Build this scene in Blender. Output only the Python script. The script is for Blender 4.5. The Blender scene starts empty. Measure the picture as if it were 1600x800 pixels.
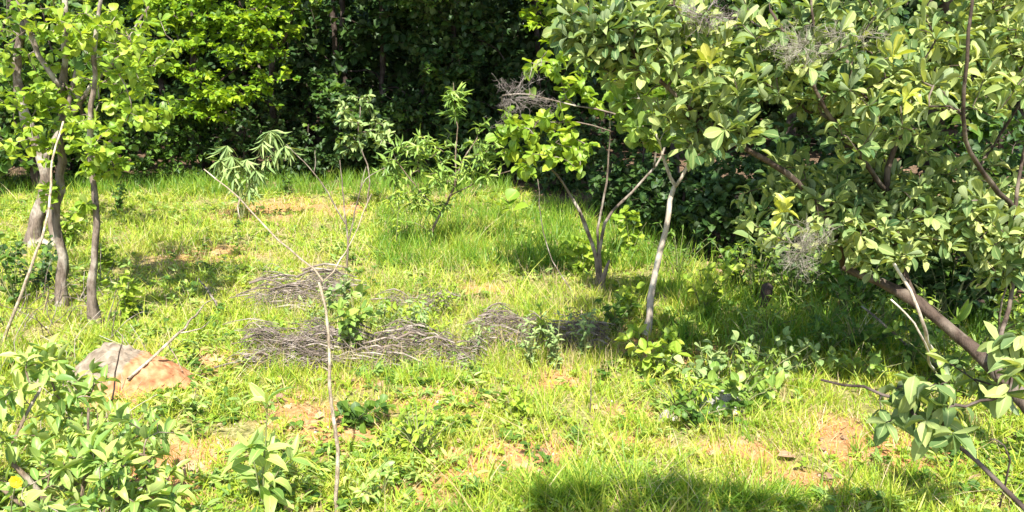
import bpy, math
import numpy as np
from mathutils import Vector
SC = bpy.context.scene
COL = SC.collection
R = math.radians
# ------------------------------------------------------------------ camera
F, HGT = 1386.0, 1.65
PITCH = math.atan(300 / F)
cam_d = bpy.data.cameras.new('camera'); cam = bpy.data.objects.new('camera', cam_d); COL.objects.link(cam)
cam_d.sensor_width = 36; cam_d.lens = 36 * F / 1600; cam_d.clip_end = 2000; cam_d.clip_start = 0.05
cam.location = (0, 0, HGT); cam.rotation_euler = (math.pi / 2 - PITCH, 0, 0)
SC.camera = cam
# ------------------------------------------------------------------ light
SUN_FROM = Vector((0.02, -0.74, 1.0)).normalized()
world = bpy.data.worlds.new("World"); SC.world = world; world.use_nodes = True
wn = world.node_tree; bg = wn.nodes['Background']
sky = wn.nodes.new('ShaderNodeTexSky'); sky.sky_type = 'NISHITA'; sky.sun_disc = False
sky.sun_elevation = math.asin(SUN_FROM.z); sky.sun_rotation = math.atan2(SUN_FROM.x, SUN_FROM.y)
wn.links.new(sky.outputs[0], bg.inputs[0]); bg.inputs[1].default_value = 0.12
sl = bpy.data.lights.new('sun', 'SUN'); sl.energy = 5.0; sl.angle = R(0.6); sl.color = (1, 0.955, 0.87)
so = bpy.data.objects.new('sun', sl); COL.objects.link(so)
so.rotation_euler = SUN_FROM.to_track_quat('Z', 'Y').to_euler(); so.location = (-5, -5, 12)
SC.view_settings.view_transform = 'Standard'; SC.view_settings.look = 'None'
SC.view_settings.exposure = 1.32; SC.view_settings.gamma = 1.0
SC.cycles.max_bounces = 8; SC.cycles.diffuse_bounces = 4; SC.cycles.glossy_bounces = 2
SC.cycles.transmission_bounces = 4; SC.cycles.use_denoising = True
# ------------------------------------------------------------------ helpers
cp, sp_ = math.cos(PITCH), math.sin(PITCH)
def relief(x, y):
    x = np.asarray(x, float); y = np.asarray(y, float)
    return (0.022 * np.sin(1.7 * x + 0.6 * y + 1) * np.cos(1.3 * y - 0.4 * x) + 0.012 * np.sin(4.1 * x - 2.2 * y)
            + 0.009 * np.sin(7.3 * y + 3.1 * x + 2)) + 0.02 * np.clip(y - 11, 0, 30)
def ray(px, py):
    a, b = (px - 800) / F, (400 - py) / F
    return np.array([a, cp + b * sp_, -sp_ + b * cp])
def G(px, py, lift=0.0):                       # the ground under a pixel of the photograph
    d = ray(px, py); t = HGT / -d[2]
    for _ in range(4):
        p = d * t; t = (HGT - float(relief(p[0], p[1]))) / -d[2]
    p = d * t
    return np.array([p[0], p[1], float(relief(p[0], p[1])) + lift])
def A(px, py, Y):                              # a point at world distance Y
    d = ray(px, py); t = Y / d[1]
    return np.array([d[0] * t, Y, HGT + d[2] * t])
def rng(s): return np.random.default_rng(s)
def nrm(v): return v / np.maximum(np.linalg.norm(v, axis=-1, keepdims=True), 1e-9)

def mesh_obj(name, V, Fq, mat, parent=None, origin=None, smooth=True, uv=None, attr=None):
    V = np.asarray(V, np.float32)
    if origin is not None: V = V - np.asarray(origin, np.float32)
    me = bpy.data.meshes.new(name)
    Fq = np.asarray(Fq, np.int32); n = len(Fq); k = Fq.shape[1]
    me.vertices.add(len(V)); me.vertices.foreach_set('co', V.ravel())
    me.loops.add(n * k); me.loops.foreach_set('vertex_index', Fq.ravel())
    me.polygons.add(n); me.polygons.foreach_set('loop_start', np.arange(0, n * k, k, dtype=np.int32))
    try: me.polygons.foreach_set('loop_total', np.full(n, k, np.int32))
    except Exception: pass
    me.update(calc_edges=True)
    if smooth: me.polygons.foreach_set('use_smooth', np.ones(n, bool))
    if uv is not None:
        l = me.uv_layers.new(name='UVMap'); l.data.foreach_set('uv', np.asarray(uv, np.float32)[Fq.ravel()].ravel())
    for an, av in (attr or {}).items():
        a = me.attributes.new(an, 'FLOAT', 'POINT'); a.data.foreach_set('value', np.asarray(av, np.float32))
    me.materials.append(mat)
    o = bpy.data.objects.new(name, me); COL.objects.link(o)
    if parent is not None: o.parent = parent
    elif origin is not None: o.location = origin
    return o
def tag(o, label=None, cat=None, group=None, kind=None):
    if label: o['label'] = label
    if cat: o['category'] = cat
    if group: o['group'] = group
    if kind: o['kind'] = kind
    return o
def thing(name, loc, label, cat, group=None):
    o = bpy.data.objects.new(name, None); o.location = loc; o.empty_display_size = .1; COL.objects.link(o)
    return tag(o, label, cat, group)
# ------------------------------------------------------------------ materials
def new_mat(name):
    m = bpy.data.materials.new(name); m.use_nodes = True; nt = m.node_tree
    for n in list(nt.nodes): nt.nodes.remove(n)
    out = nt.nodes.new('ShaderNodeOutputMaterial')
    return m, nt, out
def node(nt, typ, **kw):
    n = nt.nodes.new(typ)
    for k, v in kw.items(): setattr(n, k, v)
    return n
def ramp(nt, stops, fac):
    r = nt.nodes.new('ShaderNodeValToRGB'); e = r.color_ramp.elements
    while len(e) < len(stops): e.new(0.5)
    for i, (p, c) in enumerate(stops): e[i].position = p; e[i].color = (*c, 1)
    nt.links.new(fac, r.inputs[0]); return r.outputs[0]
def mixc(nt, fac, a, b, mode='MIX'):
    m = nt.nodes.new('ShaderNodeMix'); m.data_type = 'RGBA'; m.blend_type = mode
    for s, v in ((0, fac), (6, a), (7, b)):
        if hasattr(v, 'is_output'): nt.links.new(v, m.inputs[s])
        else: m.inputs[s].default_value = v if s == 0 else (*v, 1)
    return m.outputs[2]
def leaf_mat(name, cols, trans=0.38, rough=0.42, spec=0.5, under=0.25, rib=0.25, tint=(1.25, 1.2, 0.45)):
    """cols: three leaf colours, young yellowish to deep green; each leaf takes one, patches of the crown lean one way"""
    m, nt, out = new_mat(name)
    geo = node(nt, 'ShaderNodeNewGeometry'); tc = node(nt, 'ShaderNodeTexCoord')
    nz = node(nt, 'ShaderNodeTexNoise'); nz.inputs['Scale'].default_value = 2.2; nz.inputs['Detail'].default_value = 2
    nt.links.new(tc.outputs['Object'], nz.inputs['Vector'])
    add = node(nt, 'ShaderNodeMath', operation='MULTIPLY_ADD'); nt.links.new(nz.outputs[0], add.inputs[0])
    add.inputs[1].default_value = 0.9; 
    ad2 = node(nt, 'ShaderNodeMath', operation='MULTIPLY_ADD'); nt.links.new(geo.outputs['Random Per Island'], ad2.inputs[0])
    ad2.inputs[1].default_value = 0.75; ad2.inputs[2].default_value = -0.32
    nt.links.new(ad2.outputs[0], add.inputs[2])
    n = len(cols); c = ramp(nt, [(0.02 + 0.96 * i / (n - 1), cc) for i, cc in enumerate(cols)], add.outputs[0])
    uvn = node(nt, 'ShaderNodeUVMap'); sep = node(nt, 'ShaderNodeSeparateXYZ'); nt.links.new(uvn.outputs[0], sep.inputs[0])
    ab = node(nt, 'ShaderNodeMath', operation='ABSOLUTE'); nt.links.new(sep.outputs[0], ab.inputs[0])
    lt = node(nt, 'ShaderNodeMath', operation='LESS_THAN'); nt.links.new(ab.outputs[0], lt.inputs[0]); lt.inputs[1].default_value = 0.09
    ml = node(nt, 'ShaderNodeMath', operation='MULTIPLY'); nt.links.new(lt.outputs[0], ml.inputs[0]); ml.inputs[1].default_value = rib
    c = mixc(nt, ml.outputs[0], c, tuple(min(1, v * 1.6 + 0.08) for v in cols[0]))
    bf = node(nt, 'ShaderNodeMath', operation='MULTIPLY'); nt.links.new(geo.outputs['Backfacing'], bf.inputs[0]); bf.inputs[1].default_value = under
    c2 = mixc(nt, bf.outputs[0], c, (0.32, 0.38, 0.22))
    b = node(nt, 'ShaderNodeBsdfPrincipled'); nt.links.new(c2, b.inputs['Base Color'])
    b.inputs['Roughness'].default_value = rough; b.inputs['Specular IOR Level'].default_value = spec
    t = node(nt, 'ShaderNodeBsdfTranslucent'); tcx = mixc(nt, 1.0, c, tint, 'MULTIPLY'); nt.links.new(tcx, t.inputs[0])
    mx = node(nt, 'ShaderNodeMixShader'); mx.inputs[0].default_value = trans
    nt.links.new(b.outputs[0], mx.inputs[1]); nt.links.new(t.outputs[0], mx.inputs[2]); nt.links.new(mx.outputs[0], out.inputs[0])
    return m
def bark_mat(name, c1, c2, c3, scale=14, zs=0.35, bump=0.5):
    m, nt, out = new_mat(name)
    tc = node(nt, 'ShaderNodeTexCoord'); mp = node(nt, 'ShaderNodeMapping'); mp.inputs['Scale'].default_value = (1, 1, zs)
    nt.links.new(tc.outputs['Object'], mp.inputs[0])
    n1 = node(nt, 'ShaderNodeTexNoise'); n1.inputs['Scale'].default_value = scale * 2.2; n1.inputs['Detail'].default_value = 6; n1.inputs['Roughness'].default_value = 0.65
    n2 = node(nt, 'ShaderNodeTexNoise'); n2.inputs['Scale'].default_value = scale * 0.5; n2.inputs['Detail'].default_value = 3
    nt.links.new(mp.outputs[0], n1.inputs[0]); nt.links.new(tc.outputs['Object'], n2.inputs[0])
    a = ramp(nt, [(0.3, c1), (0.55, c2)], n1.outputs[0])
    r2 = ramp(nt, [(0.5, (0, 0, 0)), (0.62, (1, 1, 1))], n2.outputs[0])
    c = mixc(nt, r2, a, c3)
    b = node(nt, 'ShaderNodeBsdfPrincipled'); nt.links.new(c, b.inputs['Base Color']); b.inputs['Roughness'].default_value = 0.85
    b.inputs['Specular IOR Level'].default_value = 0.2
    bp = node(nt, 'ShaderNodeBump'); bp.inputs['Strength'].default_value = min(1, bump * 1.6); bp.inputs['Distance'].default_value = 0.02
    nt.links.new(n1.outputs[0], bp.inputs['Height']); nt.links.new(bp.outputs[0], b.inputs['Normal']); nt.links.new(b.outputs[0], out.inputs[0])
    return m
# young/yellow -> mid -> deep
L_BIG = leaf_mat('leaf_broad_glossy', [(0.50, 0.52, 0.19), (0.33, 0.40, 0.13), (0.16, 0.245, 0.075), (0.055, 0.12, 0.04)], 0.36, 0.6, 0.35, 0.6)
L_LEFT = leaf_mat('leaf_lime', [(0.40, 0.47, 0.05), (0.27, 0.40, 0.04), (0.16, 0.29, 0.03)], 0.42, 0.45, 0.45)
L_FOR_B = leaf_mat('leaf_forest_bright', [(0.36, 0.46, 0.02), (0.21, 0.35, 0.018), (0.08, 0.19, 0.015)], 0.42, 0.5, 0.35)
L_FOR_D = leaf_mat('leaf_forest_dark', [(0.07, 0.13, 0.02), (0.038, 0.085, 0.018), (0.02, 0.055, 0.014)], 0.25, 0.5, 0.35)  # darker leaf colour carries part of the shade inside the wood
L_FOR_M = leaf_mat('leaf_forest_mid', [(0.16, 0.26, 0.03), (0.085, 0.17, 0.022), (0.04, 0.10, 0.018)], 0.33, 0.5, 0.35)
L_LANCE = leaf_mat('leaf_lance', [(0.34, 0.42, 0.08), (0.20, 0.32, 0.055), (0.11, 0.21, 0.04)], 0.32, 0.45, 0.45)
L_GREY = leaf_mat('leaf_greyish', [(0.36, 0.43, 0.16), (0.23, 0.33, 0.11), (0.13, 0.22, 0.07)], 0.25, 0.6, 0.3)
L_FRONT = leaf_mat('leaf_front_shrub', [(0.56, 0.62, 0.17), (0.40, 0.50, 0.13), (0.22, 0.36, 0.08), (0.10, 0.20, 0.05)], 0.40, 0.45, 0.45, 0.4)
L_WEED = leaf_mat('leaf_weed', [(0.40, 0.46, 0.05), (0.28, 0.40, 0.04), (0.16, 0.29, 0.03)], 0.38, 0.5, 0.35)
L_DRY = leaf_mat('leaf_dry', [(0.50, 0.36, 0.20), (0.34, 0.22, 0.13), (0.20, 0.12, 0.08)], 0.15, 0.8, 0.2, tint=(1, 0.9, 0.8))
L_YEL = leaf_mat('petal_yellow', [(0.75, 0.55, 0.02), (0.70, 0.48, 0.02)], 0.3, 0.5, 0.3, 0.0, tint=(1, 0.9, 0.4))
GRASS = leaf_mat('grass_blade', [(0.55, 0.50, 0.12), (0.43, 0.48, 0.045), (0.30, 0.44, 0.028), (0.14, 0.30, 0.02)], 0.36, 0.5, 0.35, 0.1, 0.1)
GRASS_G = leaf_mat('grass_blade_rich', [(0.27, 0.38, 0.03), (0.15, 0.30, 0.018), (0.07, 0.19, 0.015)], 0.36, 0.45, 0.4, 0.1, 0.1)
GRASS_S = leaf_mat('straw', [(0.68, 0.58, 0.36), (0.48, 0.37, 0.19), (0.38, 0.27, 0.13)], 0.2, 0.7, 0.2, 0.0, 0.0, (1, .95, .8))
B_BROWN = bark_mat('bark_brown', (0.07, 0.045, 0.03), (0.20, 0.145, 0.10), (0.32, 0.27, 0.21))
B_GREYB = bark_mat('bark_grey', (0.055, 0.04, 0.03), (0.20, 0.155, 0.12), (0.38, 0.33, 0.27))
B_PALE = bark_mat('bark_pale', (0.22, 0.17, 0.13), (0.46, 0.39, 0.31), (0.62, 0.56, 0.47), bump=0.3)
B_BIG = bark_mat('bark_big_tree', (0.028, 0.020, 0.015), (0.085, 0.060, 0.045), (0.17, 0.135, 0.105))
B_DARK = bark_mat('bark_dark', (0.022, 0.015, 0.012), (0.07, 0.05, 0.04), (0.13, 0.10, 0.085))
B_DEAD = bark_mat('dead_stick', (0.045, 0.034, 0.027), (0.19, 0.15, 0.12), (0.38, 0.32, 0.27), 30)
B_TUFT = bark_mat('grey_fine_twig', (0.10, 0.08, 0.075), (0.24, 0.20, 0.18), (0.36, 0.31, 0.28), 26)
B_GREEN = bark_mat('green_stem', (0.10, 0.10, 0.04), (0.20, 0.22, 0.09), (0.28, 0.26, 0.14))
B_TAN = bark_mat('bark_tan', (0.14, 0.10, 0.07), (0.38, 0.30, 0.21), (0.52, 0.44, 0.33), 30, bump=0.5)
B_LICH = bark_mat('lichen_grey', (0.16, 0.14, 0.10), (0.30, 0.27, 0.21), (0.42, 0.38, 0.31), 30)

# ------------------------------------------------------------------ tubes
def tube(path, rad, k=6, rg=None, wob=0.0):
    P = np.asarray(path, float); n = len(P); r = np.broadcast_to(np.asarray(rad, float), (n,))
    T = np.gradient(P, axis=0) if n > 2 else np.repeat((P[1:] - P[:1]), n, 0)
    T = nrm(T); ref = np.array([0.13, 0.31, 0.94]); 
    if abs(T[0] @ ref) > 0.9: ref = np.array([0.94, 0.2, 0.1])
    N = np.cross(T[0], ref); N /= np.linalg.norm(N); Ns = [N]
    for i in range(1, n):
        N = Ns[-1] - T[i] * (Ns[-1] @ T[i]); N /= max(np.linalg.norm(N), 1e-9); Ns.append(N)
    Ns = np.array(Ns); Bs = np.cross(T, Ns)
    a = np.arange(k) * 2 * np.pi / k
    rr = r[:, None] * np.ones((n, k))
    if wob and rg is not None: rr = rr * (1 + wob * rg.normal(size=(n, k)))
    V = P[:, None] + rr[..., None] * (np.cos(a)[None, :, None] * Ns[:, None] + np.sin(a)[None, :, None] * Bs[:, None])
    V = V.reshape(-1, 3); V = np.vstack([V, P[-1] + T[-1] * r[-1] * .6])
    i = np.arange(n - 1)[:, None] * k; j = np.arange(k)[None]; j2 = (j + 1) % k
    Q = np.stack([i + j, i + j2, i + k + j2, i + k + j], -1).reshape(-1, 4)
    e = (n - 1) * k; cap = np.array([[e + q, e + (q + 1) % k, n * k, n * k] for q in range(k)])
    return V, np.vstack([Q, cap[:, [0, 1, 2, 2]]])
class MB:
    def __init__(s): s.V = []; s.F = []; s.U = []; s.n = 0
    def add(s, V, Fq, U=None):
        s.V.append(V); s.F.append(Fq + s.n); s.n += len(V); s.U.append(U)
    def build(s, name, mat, parent=None, origin=None, uv=False):
        if not s.V: return None
        V = np.vstack(s.V); Fq = np.vstack(s.F)
        # degenerate caps -> keep as quads with a doubled vertex is illegal: nudge
        d = Fq[:, 2] == Fq[:, 3]
        if d.any():
            idx = np.where(d)[0]; extra = V[Fq[idx, 2]] + 1e-5
            Fq = Fq.copy(); Fq[idx, 3] = len(V) + np.arange(len(idx)); V = np.vstack([V, extra])
            U = None
        else: U = np.vstack(s.U) if uv else None
        return mesh_obj(name, V, Fq, mat, parent, origin, uv=U)
def smooth_path(pts, seg=0.08, rg=None, jit=0.0):
    P = np.asarray(pts, float)
    if len(P) == 2: P = np.vstack([P[0], (P[0] + P[1]) / 2, P[1]])
    E = np.vstack([2 * P[0] - P[1], P, 2 * P[-1] - P[-2]]); out = []
    for i in range(1, len(E) - 2):
        L = np.linalg.norm(E[i + 1] - E[i]); m = max(2, int(L / seg))
        t = np.linspace(0, 1, m, endpoint=False)[:, None]
        a, b, c, d = E[i - 1], E[i], E[i + 1], E[i + 2]
        out.append(0.5 * ((2 * b) + (c - a) * t + (2 * a - 5 * b + 4 * c - d) * t ** 2 + (3 * b - a - 3 * c + d) * t ** 3))
    out.append(P[-1:]); Q = np.vstack(out)
    if rg is not None and jit:
        w = rg.normal(size=Q.shape) * jit; w = (w + np.roll(w, 1, 0) + np.roll(w, -1, 0)) / 2; w[0] = 0; Q = Q + w
    return Q
# ------------------------------------------------------------------ branching
class Skel:
    def __init__(s): s.P = []; s.par = []; s.base = []; s.minr = []
    def add(s, p, par, b, r=0): s.P.append(np.asarray(p, float)); s.par.append(par); s.base.append(b); s.minr.append(r); return len(s.P) - 1
def grow(bases, attr, rg, seg=0.10, droop=0.0, up=0.25, jit=0.01, tip=0.0022, power=2.3, reach=None):
    """bases: [(pts, r0, r1)] limbs; attr: points that twigs grow out to. Returns skeleton, terminal paths"""
    s = Skel()
    for bi, (pts, r0, r1) in enumerate(bases):
        Q = smooth_path(pts, seg, rg, jit); n = len(Q)
        if bi == 0 or not len(s.P): par = -1
        else:
            PP = np.array(s.P); par = int(np.argmin(np.linalg.norm(PP - Q[0], axis=1)))
            if np.linalg.norm(PP[par] - Q[0]) > 0.5: par = -1
        for i, q in enumerate(Q):
            par = s.add(q, par, bi + 1, r0 + (r1 - r0) * i / (n - 1))
    terms = []
    attr = np.asarray(attr, float)
    if len(attr):
        B = np.array(s.P); d = np.array([np.min(np.linalg.norm(B - a, axis=1)) for a in attr])
        order = np.argsort(d)
        buf = np.zeros((200000, 3)); n = len(s.P); buf[:n] = B
        n0 = n
        for ai in order:
            a = attr[ai]; D = np.linalg.norm(buf[:n] - a, axis=1) + 0.35 * np.maximum(0, buf[:n, 2] - a[2] - 0.05)
            j = int(np.argmin(D)); p0 = buf[j].copy(); L = np.linalg.norm(a - p0)
            if reach and L > reach: continue
            if L < 0.015: continue
            pj = s.par[j]; dr = nrm(p0 - s.P[pj]) if pj >= 0 else np.array([0, 0, 1.0])
            m = max(2, int(L / seg) + 1); t = np.linspace(0, 1, m + 1)[1:, None]
            c1 = p0 + dr * L * 0.25 + np.array([0, 0, up * L * 0.4])
            c2 = a - nrm(a - p0) * L * 0.3 + np.array([0, 0, (up - droop) * L * 0.35])
            Q = (1 - t) ** 3 * p0 + 3 * (1 - t) ** 2 * t * c1 + 3 * (1 - t) * t ** 2 * c2 + t ** 3 * a
            if m > 2: Q[:-1] += rg.normal(size=(m - 1, 3)) * jit * 0.8
            par = j
            for q in Q:
                par = s.add(q, par, 0); buf[n] = q; n += 1
            terms.append((p0, Q))
    # radii by the pipe model
    N = len(s.P); acc = np.zeros(N); rad = np.zeros(N); kids = [[] for _ in range(N)]
    for i, p in enumerate(s.par):
        if p >= 0: kids[p].append(i)
    for i in range(N - 1, -1, -1):
        a = acc[i] if kids[i] else tip ** power
        r = a ** (1 / power)
        if s.minr[i] > 0: r = s.minr[i]; a = min(a, r ** power)
        rad[i] = r
        if s.par[i] >= 0: acc[s.par[i]] += max(a, tip ** power) * (1.02)
    for i in range(N):                      # a twig carries minus the number of the limb it grows from
        if s.base[i] == 0: s.base[i] = -abs(s.base[s.par[i]])
    s.rad = rad; s.kids = kids
    return s, terms
def skel_mesh(s, which, kfun=lambda r: 9 if r > .03 else (6 if r > .008 else 4), rg=None, wob=0.03):
    """which(baseflag) selects the chains"""
    P = np.array(s.P); mb = MB(); done = set()
    for i in range(len(P)):
        if i in done or not which(s.base[i]): continue
        chain = []; p = s.par[i]
        if p >= 0: chain.append(P[p]); rr = [min(s.rad[p], s.rad[i] * 1.15)]
        else: rr = []
        j = i
        while True:
            chain.append(P[j]); rr.append(s.rad[j]); done.add(j)
            ks = [k for k in s.kids[j] if k not in done and s.base[k] == s.base[i]]
            if not ks: break
            j = ks[0] if s.base[i] > 0 else max(ks, key=lambda k: s.rad[k])
        if len(chain) < 2: continue
        rr = np.array(rr)
        if s.base[i] == 1 and rr[0] > .012:
            q_ = np.arange(len(rr)); rr = rr * (1 + .9 * np.exp(-q_ * .9)) * (1 + (rg.normal(0, .09, len(rr)) if rg is not None else 0))
        V, Q = tube(chain, rr, kfun(rr.max()), rg, wob); mb.add(V, Q)
    return mb
# ------------------------------------------------------------------ leaves
SHAPES = {
    'obovate': [(0, .02), (.25, .30), (.5, .62), (.72, .80), (.9, .60), (1, .05)],
    'ellipse': [(0, .03), (.22, .55), (.5, .78), (.8, .50), (1, .03)],
    'round':   [(0, .08), (.22, .80), (.5, 1.0), (.8, .72), (1, .08)],
    'lance':   [(0, .03), (.25, .26), (.5, .28), (.78, .17), (1, .01)],
    'needle':  [(0, .03), (.4, .12), (.75, .09), (1, .01)],
    'small':   [(0, .08), (.45, .75), (1, .04)],
}
_tc = {}
def template(shape, curl, fold):
    key = (shape, curl, fold)
    if key in _tc: return _tc[key]
    st = SHAPES[shape]; V = []; U = []
    for v, w in st:
        hw = w * 0.5
        ang = curl * v; yy = (math.sin(ang) / curl if abs(curl) > 1e-3 else v); zz = -(1 - math.cos(ang)) / curl if abs(curl) > 1e-3 else 0
        for u in (-1, 0, 1):
            V.append((u * hw, yy, zz + abs(u) * hw * fold)); U.append((u, v))
    n = len(st); Q = []
    for i in range(n - 1):
        b = 3 * i; Q += [(b, b + 1, b + 4, b + 3), (b + 1, b + 2, b + 5, b + 4)]
    _tc[key] = (np.array(V), np.array(Q), np.array(U, float)); return _tc[key]
CURLS = [(0.25, 0.35), (0.7, 0.2), (1.2, 0.3), (-0.35, 0.45), (0.9, 0.6), (1.8, 0.7), (-0.9, 0.25)]
def leaves_mesh(Pn, L, N, S, shape, rg, wf=1.0, curls=CURLS):
    Pn = np.asarray(Pn, float); L = nrm(np.asarray(L, float)); N = np.asarray(N, float)
    N = nrm(N - L * np.sum(N * L, 1, keepdims=True)); B = np.cross(L, N); S = np.asarray(S, float)
    pick = rg.integers(0, len(curls), len(Pn)); mb = MB(); W = wf * rg.uniform(0.8, 1.15, len(Pn))
    for ci, (cu, fo) in enumerate(curls):
        ix = np.where(pick == ci)[0]
        if not len(ix): continue
        tv, tq, tu = template(shape, cu, fo)
        V = Pn[ix, None] + S[ix, None, None] * (tv[None, :, 0:1] * W[ix, None, None] * B[ix, None] + tv[None, :, 1:2] * L[ix, None] + tv[None, :, 2:3] * N[ix, None])
        Q = tq[None] + (np.arange(len(ix)) * len(tv))[:, None, None]
        mb.add(V.reshape(-1, 3), Q.reshape(-1, 4), np.tile(tu, (len(ix), 1)))
    return mb
def dress(terms, rg, n=6, size=0.07, sv=0.3, spread=1.0, along=0.6, droop=0.0, flat=0.5, last=0.22, normal_up=1.0, rosette=0.5):
    """n leaves on the outer `last` metres of each twig; a share of them sits at the very tip"""
    P = []; L = []; N = []; S = []
    for p0, Q in terms:
        path = np.vstack([p0, Q]); d = np.linalg.norm(np.diff(path, axis=0), axis=1); cum = np.concatenate([[0], np.cumsum(d)]); tot = cum[-1]
        ax = nrm(path[-1] - path[-2]); k = max(1, int(rg.poisson(n)))
        ph = rg.uniform(0, 6.28)
        u = nrm(np.cross(ax, [0.3, 0.2, 0.9])); w = np.cross(ax, u)
        for i in range(k):
            tipl = rg.random() < rosette
            s_ = tot if tipl else max(0, tot - rg.random() * min(last, tot))
            p = np.array([np.interp(s_, cum, path[:, c]) for c in range(3)])
            a = ph + i * 2.4
            side = u * math.cos(a) + w * math.sin(a)
            fw = rg.uniform(0.25, 0.9) if tipl else rg.uniform(0.1, 0.7)
            l = ax * fw * along * 1.6 + side * spread; l = nrm(l)
            l[2] = l[2] * (1 - flat) - droop * rg.uniform(0.5, 1.4) + (0.15 if not droop else 0)
            l = nrm(l + rg.normal(size=3) * 0.12)
            nn = np.array([0, 0, 1.0]) * normal_up + rg.normal(size=3) * 0.38 + np.array(SUN_FROM) * 0.3
            P.append(p); L.append(l); N.append(nn); S.append(size * (1 + sv * rg.uniform(-1, 1)) * (0.75 if tipl and rg.random() < .3 else 1))
    return np.array(P), np.array(L), np.array(N), np.array(S)
_r = rng(3); NK = _r.uniform(-1, 1, (14, 2)) * 3.2; NP = _r.uniform(0, 6.28, 14)
def vnoise(x, y, f=1.0):
    a = 0
    for (kx, ky), p in zip(NK, NP): a = a + np.sin(f * (kx * x + ky * y) + p + 0.7 * np.sin(f * (ky * x - kx * y) * .6 + p))
    return a / 14 * 2
def blob_pts(blobs, rg, gap=0):
    """blobs: (px, py, Y, rx_px, ry_px, r_depth, n) ellipsoids seen from the camera, filled denser near their rim"""
    out = []
    for px, py, Y, rx, ry, rd, n in blobs:
        c = A(px, py, Y); k = Y / F / cp
        v = nrm(rg.normal(size=(n, 3))) * (rg.random((n, 1)) ** 0.45)
        out.append(c + v * np.array([rx * k, rd, ry * k]))
    P = np.vstack(out); P = P[P[:, 2] > relief(P[:, 0], P[:, 1]) + 0.03]
    if gap:                                                   # holes in the crown
        v = vnoise(P[:, 0] + .6 * P[:, 2], P[:, 2] - .5 * P[:, 1], gap); P = P[v > (-.18 if gap != 3.0 else -.04)]
    return P
def plant(name, label, cat, base, bases, blobs, leaf, lm, bark, seed, group=None, shape='ellipse', seg=0.1, wf=1.0, trunk='trunk', crown='crown', grow_kw={}, extra=None, attr=None, wob=0.04, trunk_bark=None, gap=0):
    rg = rng(seed); base = np.asarray(base, float)
    root = thing(name, base, label, cat, group)
    at = attr if attr is not None else (blob_pts(blobs, rg, gap) if blobs else [])
    s, terms = grow(bases, at, rg, seg, **grow_kw)
    for b in range(1, len(bases) + 1):
        lo = skel_mesh(s, lambda q, b=b: q == b, rg=rg, wob=wob, kfun=lambda r: 12 if r > .03 else (7 if r > .008 else 5)).build(trunk if b == 1 else 'limb', trunk_bark or bark, root, base)
        if len(at): skel_mesh(s, lambda q: q == -b, rg=rg).build('branches', bark, lo or root, base)
    if leaf and terms:
        P, L, N, S = dress(terms, rg, **leaf)
        leaves_mesh(P, L, N, S, shape, rg, wf).build(crown, lm, root, base, uv=True)
    return root, s, terms

# ================================================================== GROUND
BARE = [(800, 720, 130, 50, 1.15), (1310, 685, 80, 32, 1.1), (520, 660, 100, 30, .9), (290, 745, 80, 60, 1.1), (430, 330, 90, 18, .6), (545, 322, 30, 14, .9), (1420, 705, 100, 30, .85),
        (745, 455, 50, 14, 1.0), (860, 600, 80, 20, .6), (1080, 560, 70, 22, .7), (990, 540, 60, 20, .7), (180, 600, 90, 40, .6), (700, 620, 100, 20, .5), (1230, 740, 80, 24, .8), (640, 780, 80, 24, .7),
        (960, 690, 90, 22, .75), (340, 560, 70, 20, .5), (1150, 700, 80, 20, .75), (1500, 760, 70, 30, .6), (560, 600, 70, 16, .5), (320, 400, 80, 20, .5), (1000, 640, 70, 14, .5), (450, 640, 60, 24, .6)]
BW = []
for px, py, rx, ry, w in BARE:
    c = G(px, py); BW.append((c[0], c[1], rx * c[1] / F, abs(G(px, py - ry)[1] - G(px, py + ry)[1]) / 2, w))
def bare(x, y):
    b = np.zeros_like(x)
    wx = x + 0.10 * vnoise(x, y, 2.3); wy = y + 0.15 * vnoise(y, x, 2.1)
    for cx, cy, rx, ry, w in BW:
        d = np.sqrt(((wx - cx) / rx) ** 2 + ((wy - cy) / ry) ** 2); b = np.maximum(b, .85 * w * np.clip(1.35 - d, 0, 1))
    return np.clip(b + 0.15 * np.clip(vnoise(x, y, 2.6), 0, 1), 0, 1)
def edge_y(x):  return 11.6 + 0.25 * np.sin(1.1 * x) + 0.12 * np.sin(3.1 * x + 1) - np.clip(x - 0.2, 0, 1.6) * 3.3 - np.clip(x - 1.8, 0, 2) * 0.6   # where the clearing ends and the wood's floor begins
def axis(lo, hi, fine_lo, fine_hi, st):
    a = np.arange(fine_lo, fine_hi, st); o1 = fine_lo - np.geomspace(st, fine_lo - lo, 22)[::-1]; o2 = fine_hi + np.geomspace(st, hi - fine_hi, 22)
    return np.concatenate([o1, a, o2])
gx = axis(-320, 320, -8, 8, 0.05); gy = axis(-200, 500, 1.5, 14, 0.05)
X, Y = np.meshgrid(gx, gy); Z = relief(X, np.clip(Y, -50, 41))
inside = (np.abs(X) < 10) & (Y > 0) & (Y < 16)
Z = Z + np.where(inside, 0.006 * vnoise(X, Y, 9) + 0.004 * vnoise(Y, X, 17), 0)
nx, ny = len(gx), len(gy)
ii = (np.arange(ny - 1)[:, None] * nx + np.arange(nx - 1)[None]).ravel()
Qg = np.stack([ii, ii + 1, ii + nx + 1, ii + nx], 1)
m, nt, out = new_mat('ground_soil')
tc = node(nt, 'ShaderNodeTexCoord')
at = node(nt, 'ShaderNodeAttribute', attribute_name='bare'); aw = node(nt, 'ShaderNodeAttribute', attribute_name='litter')
n1 = node(nt, 'ShaderNodeTexNoise'); n1.inputs['Scale'].default_value = 38; n1.inputs['Detail'].default_value = 8; n1.inputs['Roughness'].default_value = 0.7
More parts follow.
